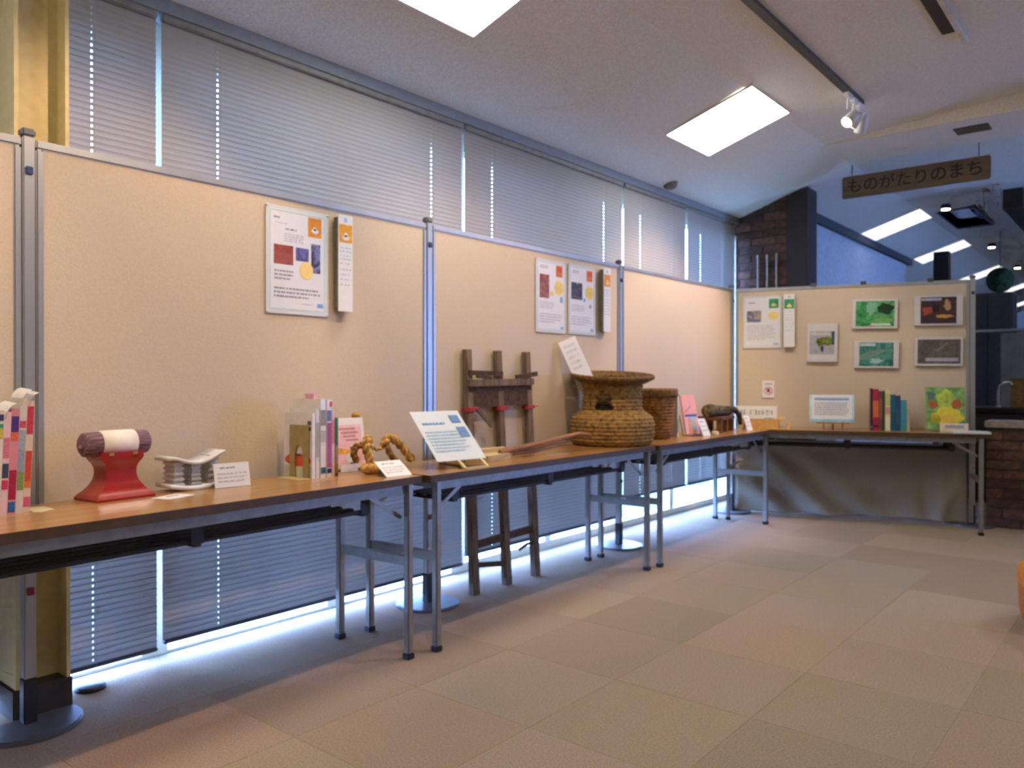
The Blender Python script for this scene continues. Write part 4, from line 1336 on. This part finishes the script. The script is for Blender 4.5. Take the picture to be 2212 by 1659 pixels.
facing_book('book', 'salmon pink book propped up beside the film-wrapped books', (-2.405, 4.815, 0.7), H-0.25, 0.14, 0.265, 0.010, 0.22, draw_salmon, cover='#f0a58e')
card('pale blue card leaning against the salmon pink book', (-2.325, 4.85, 0.7), H-0.25, 0.075, 0.125, 0.45, 2, seed=71, standoff=False)
tag(MB().bbox(-0.02, 0.02, -0.03, 0.03, 0, 0.025, 0.004).build('small_box', M('#e6dcc4', 0.5), None, (-2.32, 4.96, 0.7), (0, 0, 0.2)), 'tiny cream box at the table front beside the salmon pink book', 'box')
root = thing('wooden_stand', 'low dark wooden stand on short legs in the corner', 'stand', (-2.50, 5.34, 0.7), 0.18)
SW = M('#6a4423', 0.6, var=0.2, scale=12)
MB().bbox(-0.10, 0.10, -0.19, 0.19, 0.085, 0.11, 0.005).build('top', SW, root)
for sx in (-0.075, 0.075):
    for sy in (-0.16, 0.0, 0.16):
        MB().bbox(sx-0.018, sx+0.018, sy-0.025, sy+0.025, 0, 0.085, 0.004).build('leg', SW, root)
root = thing('straw_bundle', 'dark lumpy straw and cloth bundle lying on the low wooden stand', 'bundle', (-2.50, 5.34, 0.81), 0.18)
bb = MB()
for q in ((0, -0.13, 0.04, 0.06, 0.07, 0.05), (0.01, 0.03, 0.035, 0.08, 0.10, 0.042), (0.02, 0.14, 0.03, 0.07, 0.09, 0.04)):
    bb.blob(q[:3], q[3:], jit=0.14, seg=18, rings=12)
bb.build('bundle', M('#4c4636', 0.9, var=0.4, scale=30, bump=0.8), root)
MB().tube([(0.06, 0.10, 0.05), (0.10, 0.17, 0.045), (0.118, 0.24, 0.0), (0.125, 0.25, -0.07)], [0.02, 0.022, 0.02, 0.015], 10).build('hanging_end', M('#3a352a', 0.9, var=0.4, scale=40, bump=0.8), root)
MB().tube([(0.0, -0.19, 0.0), (-0.02, -0.19, 0.04), (-0.02, -0.18, 0.075)], [0.014, 0.017, 0.011], 10).build('knob_end', M('#7a5a34', 0.8, var=0.3), root)
card('small white card at the corner of the tables', (-2.333, 5.575, 0.7), H-0.30, 0.06, 0.115, 0.35, 2, seed=75)

# ------------------------------------------------------------------ things on the angled table
root = thing('card_box', 'shallow kraft cardboard box on the angled table', 'box', on_te(0.22, -0.12), 0.3141)
KRAFT = M('#c39a5c', 0.8, var=0.06)
kb = MB()
kb.box(-0.145, 0.145, -0.06, 0.06, 0, 0.004).box(-0.145, 0.145, -0.06, -0.056, 0.004, 0.075).box(-0.145, 0.145, 0.056, 0.06, 0.004, 0.075)
kb.box(-0.145, -0.141, -0.056, 0.056, 0.004, 0.075).box(0.141, 0.145, -0.056, 0.056, 0.004, 0.075)
kb.build('tray', KRAFT, root)
MB().beam((0.145, -0.05, 0.072), (0.175, -0.02, 0.085), 0.06, 0.003).build('flap', KRAFT, root)
tag(MB().tube([(0, 0, 0), (0, 0, 0.045)], 0.012, 12).build('small_peg', M('#d8b48a', 0.6), None, on_te(0.43, -0.08)), 'small pale wooden peg beside the kraft box', 'peg')
root = thing('name_placard', 'long white placard with dark Japanese lettering standing in the kraft box', 'sign', on_te(0.195, -0.128, 0.77), 0.3141)
MB().bbox(-0.152, 0.152, -0.003, 0.003, 0, 0.100, 0.001).build('board', WHITE, root)
gl = MB()
rr = random.Random(5)
x = -0.128
for k in range(9):
    if k == 2:
        x += 0.022
        continue
    for q in range(5):
        if rr.random() < 0.5:
            zz = 0.034+0.034*rr.random()
            gl.box(x+0.002, x+0.022, -0.0042, -0.003, zz, zz+0.003)
        else:
            xx = x+0.002+0.018*rr.random()
            gl.box(xx, xx+0.003, -0.0042, -0.003, 0.033, 0.070)
    x += 0.029
gl.box(0.06, 0.13, -0.0042, -0.003, 0.004, 0.010, 1)
gl.build_print(root, [M('#8a90a2', 0.7), M('#5a9ac0', 0.6)], patch='blue_bar', lim=0.05)
root = thing('easel_sign', 'white information sign with blue edging on a small wooden easel', 'sign', on_te(0.735, -0.12), 0.3141)
MB().bbox(-0.155, 0.155, 0, 0.004, 0, 0.205, 0.001).build('board', WHITE, root, (0, -0.02, 0.058), (-0.12, 0, 0))
pr = MB()
pr.box(-0.153, -0.138, -0.0018, -0.0012, 0.0, 0.205, 0).box(0.138, 0.153, -0.0018, -0.0012, 0.0, 0.205, 0).box(-0.153, 0.153, -0.0018, -0.0012, 0.0, 0.022, 1)
pr.box(-0.12, 0.12, -0.0018, -0.0012, 0.165, 0.180, 2)
lines(pr, -0.12, 0.12, 0.145, 0.045, 6, 3, 81)
pr.build_print(root, [M('#bcdcee', 0.5), M('#8fc4e6', 0.5), M('#7fa6e6', 0.5), PALEINK], (0, -0.02, 0.058), (-0.12, 0, 0))
EW = M('#b5763a', 0.6, var=0.1)
MB().beam((-0.055, -0.03, 0.0), (-0.055, 0.015, 0.20), 0.012, 0.010).build('easel_leg', EW, root)
MB().beam((0.075, -0.03, 0.0), (0.075, 0.015, 0.20), 0.012, 0.010).build('easel_leg', EW, root)
MB().beam((0.01, 0.10, 0.0), (0.01, 0.02, 0.20), 0.012, 0.010).build('easel_leg', EW, root)
MB().beam((-0.11, -0.035, 0.052), (0.13, -0.035, 0.052), 0.022, 0.010).build('easel_ledge', EW, root)
g = 'books standing on the angled table'
u = 1.000
for lab, t, h, c, bd in (
    ('dark navy thin book at the left of the row on the angled table', 0.014, 0.310, '#27243c', ((0.05, 0.12, '#5a7a80'),)),
    ('crimson book with an orange spine panel', 0.040, 0.305, '#a5264f', ((0.32, 0.72, '#d0683f'), (0.08, 0.14, '#3a2030'))),
    ('brown-red thin book next to the crimson one', 0.022, 0.290, '#6a4a48', ((0.3, 0.8, '#8a5a48'),)),
    ('dark green thin book on the angled table', 0.016, 0.290, '#2f4a34', ()),
    ('cream and yellow tall book in the middle of the row', 0.034, 0.300, '#d8cf94', ((0.02, 0.34, '#e0dcc4'), (0.40, 0.58, '#c9988a'), (0.6, 0.9, '#b9c07a'))),
    ('teal book right of the cream book', 0.034, 0.265, '#13607c', ((0.1, 0.5, '#0f5470'),)),
    ('dark blue book in the teal group', 0.030, 0.258, '#22487c', ((0.2, 0.6, '#2a5a70'),)),
    ('bright teal-blue book near the right end of the row', 0.038, 0.225, '#3f8fb0', ((0.02, 0.12, '#2f9a7a'),)),
    ('small pale book at the right end of the row', 0.020, 0.195, '#b9b098', ((0.3, 0.8, '#9aa890'),))):
    book(lab, on_te(u+t/2, -0.13), TE_A, 0.17, t, h, c, bd, g)
    u += t+0.0015
def draw_yellow(pr, w, h):
    y = -0.0006
    def ell(cx, cz, rx, rz, m, lay=1):
        disc(pr, cx*w, cz*h, rx*w, rz*h, m, y=y-0.0006*lay, n=24, jit=0.22)
    pr.box(-w*0.49, w*0.49, y, y+0.0006, h*0.01, h*0.99, 0)
    ell(-0.35, 0.80, 0.10, 0.10, 4)
    ell(0.0, 0.78, 0.20, 0.17, 1)
    ell(-0.30, 0.58, 0.12, 0.09, 2, 2)
    ell(0.28, 0.60, 0.13, 0.11, 2, 2)
    ell(0.02, 0.58, 0.22, 0.10, 1)
    ell(0.02, 0.30, 0.38, 0.22, 3, 2)
    ell(-0.24, 0.26, 0.14, 0.10, 3, 2)
    ell(0.05, 0.27, 0.18, 0.07, 5, 3)
    ell(0.40, 0.15, 0.08, 0.10, 6, 1)
    return [M('#6f9f5a', 0.5, var=0.3, scale=25), M('#a8c24a', 0.5, var=0.15, scale=30), M('#a8502e', 0.5, var=0.1), M('#d6c63c', 0.5, var=0.06), M('#4a6470', 0.5), M('#d8b648', 0.5), M('#2f7a8a', 0.5)]
yb = facing_book('picture_book', 'yellow and green picture book facing out near the right table end', on_te(1.500, -0.20), 0.3141, 0.255, 0.315, 0.012, 0.20, draw_yellow, cover='#9ab070')
MB().bbox(-0.045, 0.135, -0.052, -0.048, 0.0, 0.062, 0.0015).build('label_holder', M('#e2d6bd', 0.6), yb)
MB().box(-0.010, 0.105, -0.0532, -0.052, 0.030, 0.048).build('label_lettering', M('#8f98b8', 0.6), yb)
tag(MB().bbox(-0.115, 0.115, -0.075, 0.075, 0, 0.014, 0.002).build('paper_stack', M('#d4d6de', 0.6, var=0.02), None, on_te(1.628, -0.035), (0, 0, 0.3141)), 'flat stack of white paper at the right end of the angled table', 'paper stack')

# ------------------------------------------------------------------ wooden carrying frame standing between panel and table
root = thing('carrying_frame', 'old wooden carrying frame of three poles with red ties, leaning on the panel', 'carrying frame', (0, 0, 0))
OLD = M('#6f5d4c', 0.85, var=0.22, scale=18, bump=0.3, stretch=(3, 3, 0.4))
OLDD = M('#4b382a', 0.85, var=0.22, scale=18, bump=0.3, stretch=(0.6, 3, 3))
poles = []
for (yf, yt) in ((2.905, 2.868), (3.157, 3.100), (3.402, 3.338)):
    a, b_ = Vector((-2.640, yf, 0)), Vector((-2.6585, yt, 1.222))
    poles.append((a, b_))
    MB().beam(a, b_, 0.045, 0.034, upv=(1, 0, 0), w2=0.038, h2=0.030).build('pole', OLD, root)
def pp(i, z):
    a, b_ = poles[i]
    return a+(b_-a)*(z/1.222)
def ppo(i, z, dx=0.0, dy=0.0):
    q = pp(i, z)
    return (q.x+dx, q.y+dy, z)
MB().beam(ppo(0, 0.985, 0.0, -0.01), ppo(2, 0.995, 0.0, 0.02), 0.030, 0.11).build('board', OLDD, root)
MB().beam(ppo(0, 1.055, 0.018, -0.02), ppo(2, 1.062, 0.018, 0.02), 0.03, 0.034).build('crossbar', OLD, root)
MB().beam(ppo(0, 1.107, 0.020, -0.01), ppo(1, 1.102, 0.020, 0.01), 0.012, 0.024).build('stick', OLDD, root)
MB().beam(ppo(0, 1.090, 0.026, 0.04), ppo(0, 1.080, 0.026, 0.15), 0.012, 0.018).build('stick', OLDD, root)
MB().beam(ppo(2, 1.085, 0.022, -0.12), ppo(2, 1.105, 0.022, 0.06), 0.014, 0.024).build('stick', OLDD, root)
MB().tube([ppo(2, 1.06, 0.02, -0.11), ppo(2, 1.085, 0.02, -0.07), ppo(2, 1.09, 0.02, -0.03), ppo(2, 1.065, 0.02, 0.0)], 0.006, 8).build('bent_twig', OLD, root)
MB().beam(ppo(0, 0.930, 0.018, 0.04), ppo(0, 0.835, 0.018, 0.155), 0.012, 0.020).build('stick', OLD, root)
for i in range(3):
    q = pp(i, 0.925)
    tb = MB()
    for dz in (-0.007, 0.0, 0.007):
        loop = [(q.x+0.021*sx, q.y+0.028*sy, 0.925+dz+0.002*sy) for sx, sy in ((-1, -1), (1, -1), (1, 1), (-1, 1), (-1, -1))]
        tb.tube(loop, 0.0035, 6)
    tb.tube([(q.x+0.022, q.y+0.02, 0.925), (q.x+0.03, q.y+0.045, 0.93)], 0.003, 6)
    tb.build('red_tie', M('#a52a3c', 0.7), root)
MB().beam(ppo(0, 0.245, 0, 0), ppo(2, 0.262, 0, 0.0), 0.02, 0.036).build('lower_crossbar', OLDD, root)
MB().beam(ppo(0, 0.145, 0.0, 0.02), ppo(1, 0.115, 0.0, -0.02), 0.018, 0.024).build('stick', OLDD, root)
MB().tube([ppo(2, 0.165, 0.0, -0.13), ppo(2, 0.185, 0.0, -0.06), ppo(2, 0.185, 0.0, 0.0)], 0.008, 8).build('bent_twig', OLDD, root)

# ------------------------------------------------------------------ yellow stool at the right edge
root = thing('round_stool', 'orange-yellow upholstered round stool cut off by the right edge', 'stool', (-0.168, 4.06, 0))
MB().lathe([(0, 0.305), (0.24, 0.305), (0.285, 0.295), (0.312, 0.27), (0.318, 0.24), (0.315, 0.20)], 48).build('seat', M('#cf8416', 0.6, var=0.06, scale=20), root)
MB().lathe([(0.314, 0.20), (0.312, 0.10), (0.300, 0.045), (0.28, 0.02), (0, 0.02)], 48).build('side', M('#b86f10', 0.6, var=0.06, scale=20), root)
MB().lathe([(0, 0.0), (0.26, 0.0), (0.26, 0.02), (0, 0.02)], 32).build('base', BLACK, root)

# ------------------------------------------------------------------ far half of the hall
tag(MB().box(-2.25, -2.08, 11.15, 11.3, 0, 2.70).build('timber_post', DARKWOOD), 'dark timber post beyond the angled panel', 'post')
tag(MB().beam((-1.06, 8.5, 2.74), (-1.06, 20.5, 2.74), 0.16, 0.18).build('ceiling_beam', DARKWOOD), 'dark timber beam running into the distance at the upper right', 'beam')
root = thing('counter', 'dark wooden counter behind the low brick wall', 'counter', (-0.2, 8.2, 0))
MB().bbox(-1.15, 1.15, -0.3, 0.3, 0.03, 0.79, 0.01).build('body', M('#2a2326', 0.7), root)
MB().bbox(-1.18, 1.18, -0.33, 0.33, 0.79, 0.83, 0.008).build('worktop', M('#1d1a1c', 0.4), root)
root = thing('wooden_box', 'mustard brown wooden box on the dark counter', 'box', (-0.80, 8.2, 0.83))
MB().bbox(-0.22, 0.22, -0.14, 0.14, 0, 0.24, 0.008).build('body', M('#7a5a24', 0.6, var=0.12), root)
MB().bbox(-0.225, 0.225, -0.145, 0.145, 0.24, 0.255, 0.004).build('lid', M('#5a4422', 0.6), root)
root = thing('water_tap', 'small curved chrome tap on the dark counter', 'tap', (-1.10, 8.0, 0.83))
MB().tube([(0, 0, 0), (0, 0, 0.14), (0.01, 0, 0.19), (0.05, 0, 0.22), (0.085, 0, 0.22), (0.10, 0, 0.20)], 0.012, 10).build('spout', M('#c9c2b4', 0.2, metal=0.9), root)
MB().lathe([(0, 0), (0.03, 0), (0.026, 0.015), (0, 0.018)], 16).build('base', M('#c9c2b4', 0.2, metal=0.9), root)
root = thing('grey_partition', 'grey half-height partition with a metal top rail beyond the counter', 'partition', (0.0, 10.0, 0))
MB().box(-1.35, 2.2, -0.04, 0.04, 0, 1.58).build('panel', M('#75706a', 0.8, var=0.1, scale=6), root)
MB().tube([(-1.95, -0.02, 1.61), (2.2, -0.02, 1.61)], 0.018, 10).build('top_rail', STEEL, root)
MB().tube([(-1.93, -0.02, 0), (-1.93, -0.02, 1.61)], 0.018, 10).build('rail_post', STEEL, root)
root = thing('tall_cupboard', 'tall dark wooden cupboard beyond the grey partition', 'cupboard', (-1.72, 12.0, 0))
MB().bbox(-0.32, 0.22, 0, 0.45, 0.0, 2.22, 0.01).build('body', M('#3b332e', 0.7, var=0.1), root)
MB().bbox(-0.31, -0.055, -0.02, 0.0, 0.05, 2.18, 0.005).build('door', M('#332c28', 0.7, var=0.1), root)
MB().bbox(-0.045, 0.21, -0.02, 0.0, 0.05, 2.18, 0.005).build('door', M('#332c28', 0.7, var=0.1), root)
root = thing('cedar_ball', 'dark green cedar ball hanging beyond the panel post', 'ornament', (-1.50, 11.0, 2.27))
rr = random.Random(9)
MB().blob((0, 0, 0), (0.15, 0.15, 0.15), jit=0.05, seg=26, rings=18, rnd=rr).build('ball', M('#16361c', 0.9, var=0.4, scale=40, bump=1.0), root)
MB().tube([(0, 0, 0.14), (0, 0, ceil_z(-1.5)-2.27)], 0.004, 6).build('cord', BLACK, root)
FARBULB = emis('far_bulb', (1.0, 0.85, 0.55), 25.0)
for k, (x, yv) in enumerate(((-1.69, 8.93), (-1.712, 11.86), (-1.72, 14.29))):
    root = thing('spotlight', ['round warm spotlight beside the skylight in the far half', 'round warm spotlight beyond the skylight in the far half', 'farthest round warm spotlight in the far half'][k], 'spotlight', (x, yv, ceil_z(x)), 0, 'round spotlights in the far half of the hall')
    MB().lathe([(0, -0.05), (0.045, -0.05), (0.05, -0.03), (0.035, 0.0), (0, 0.0)], 20).build('housing', M('#2f333f', 0.5), root)
    MB().lathe([(0, -0.058), (0.038, -0.056), (0.038, -0.05), (0, -0.05)], 20).build('lens', FARBULB, root)
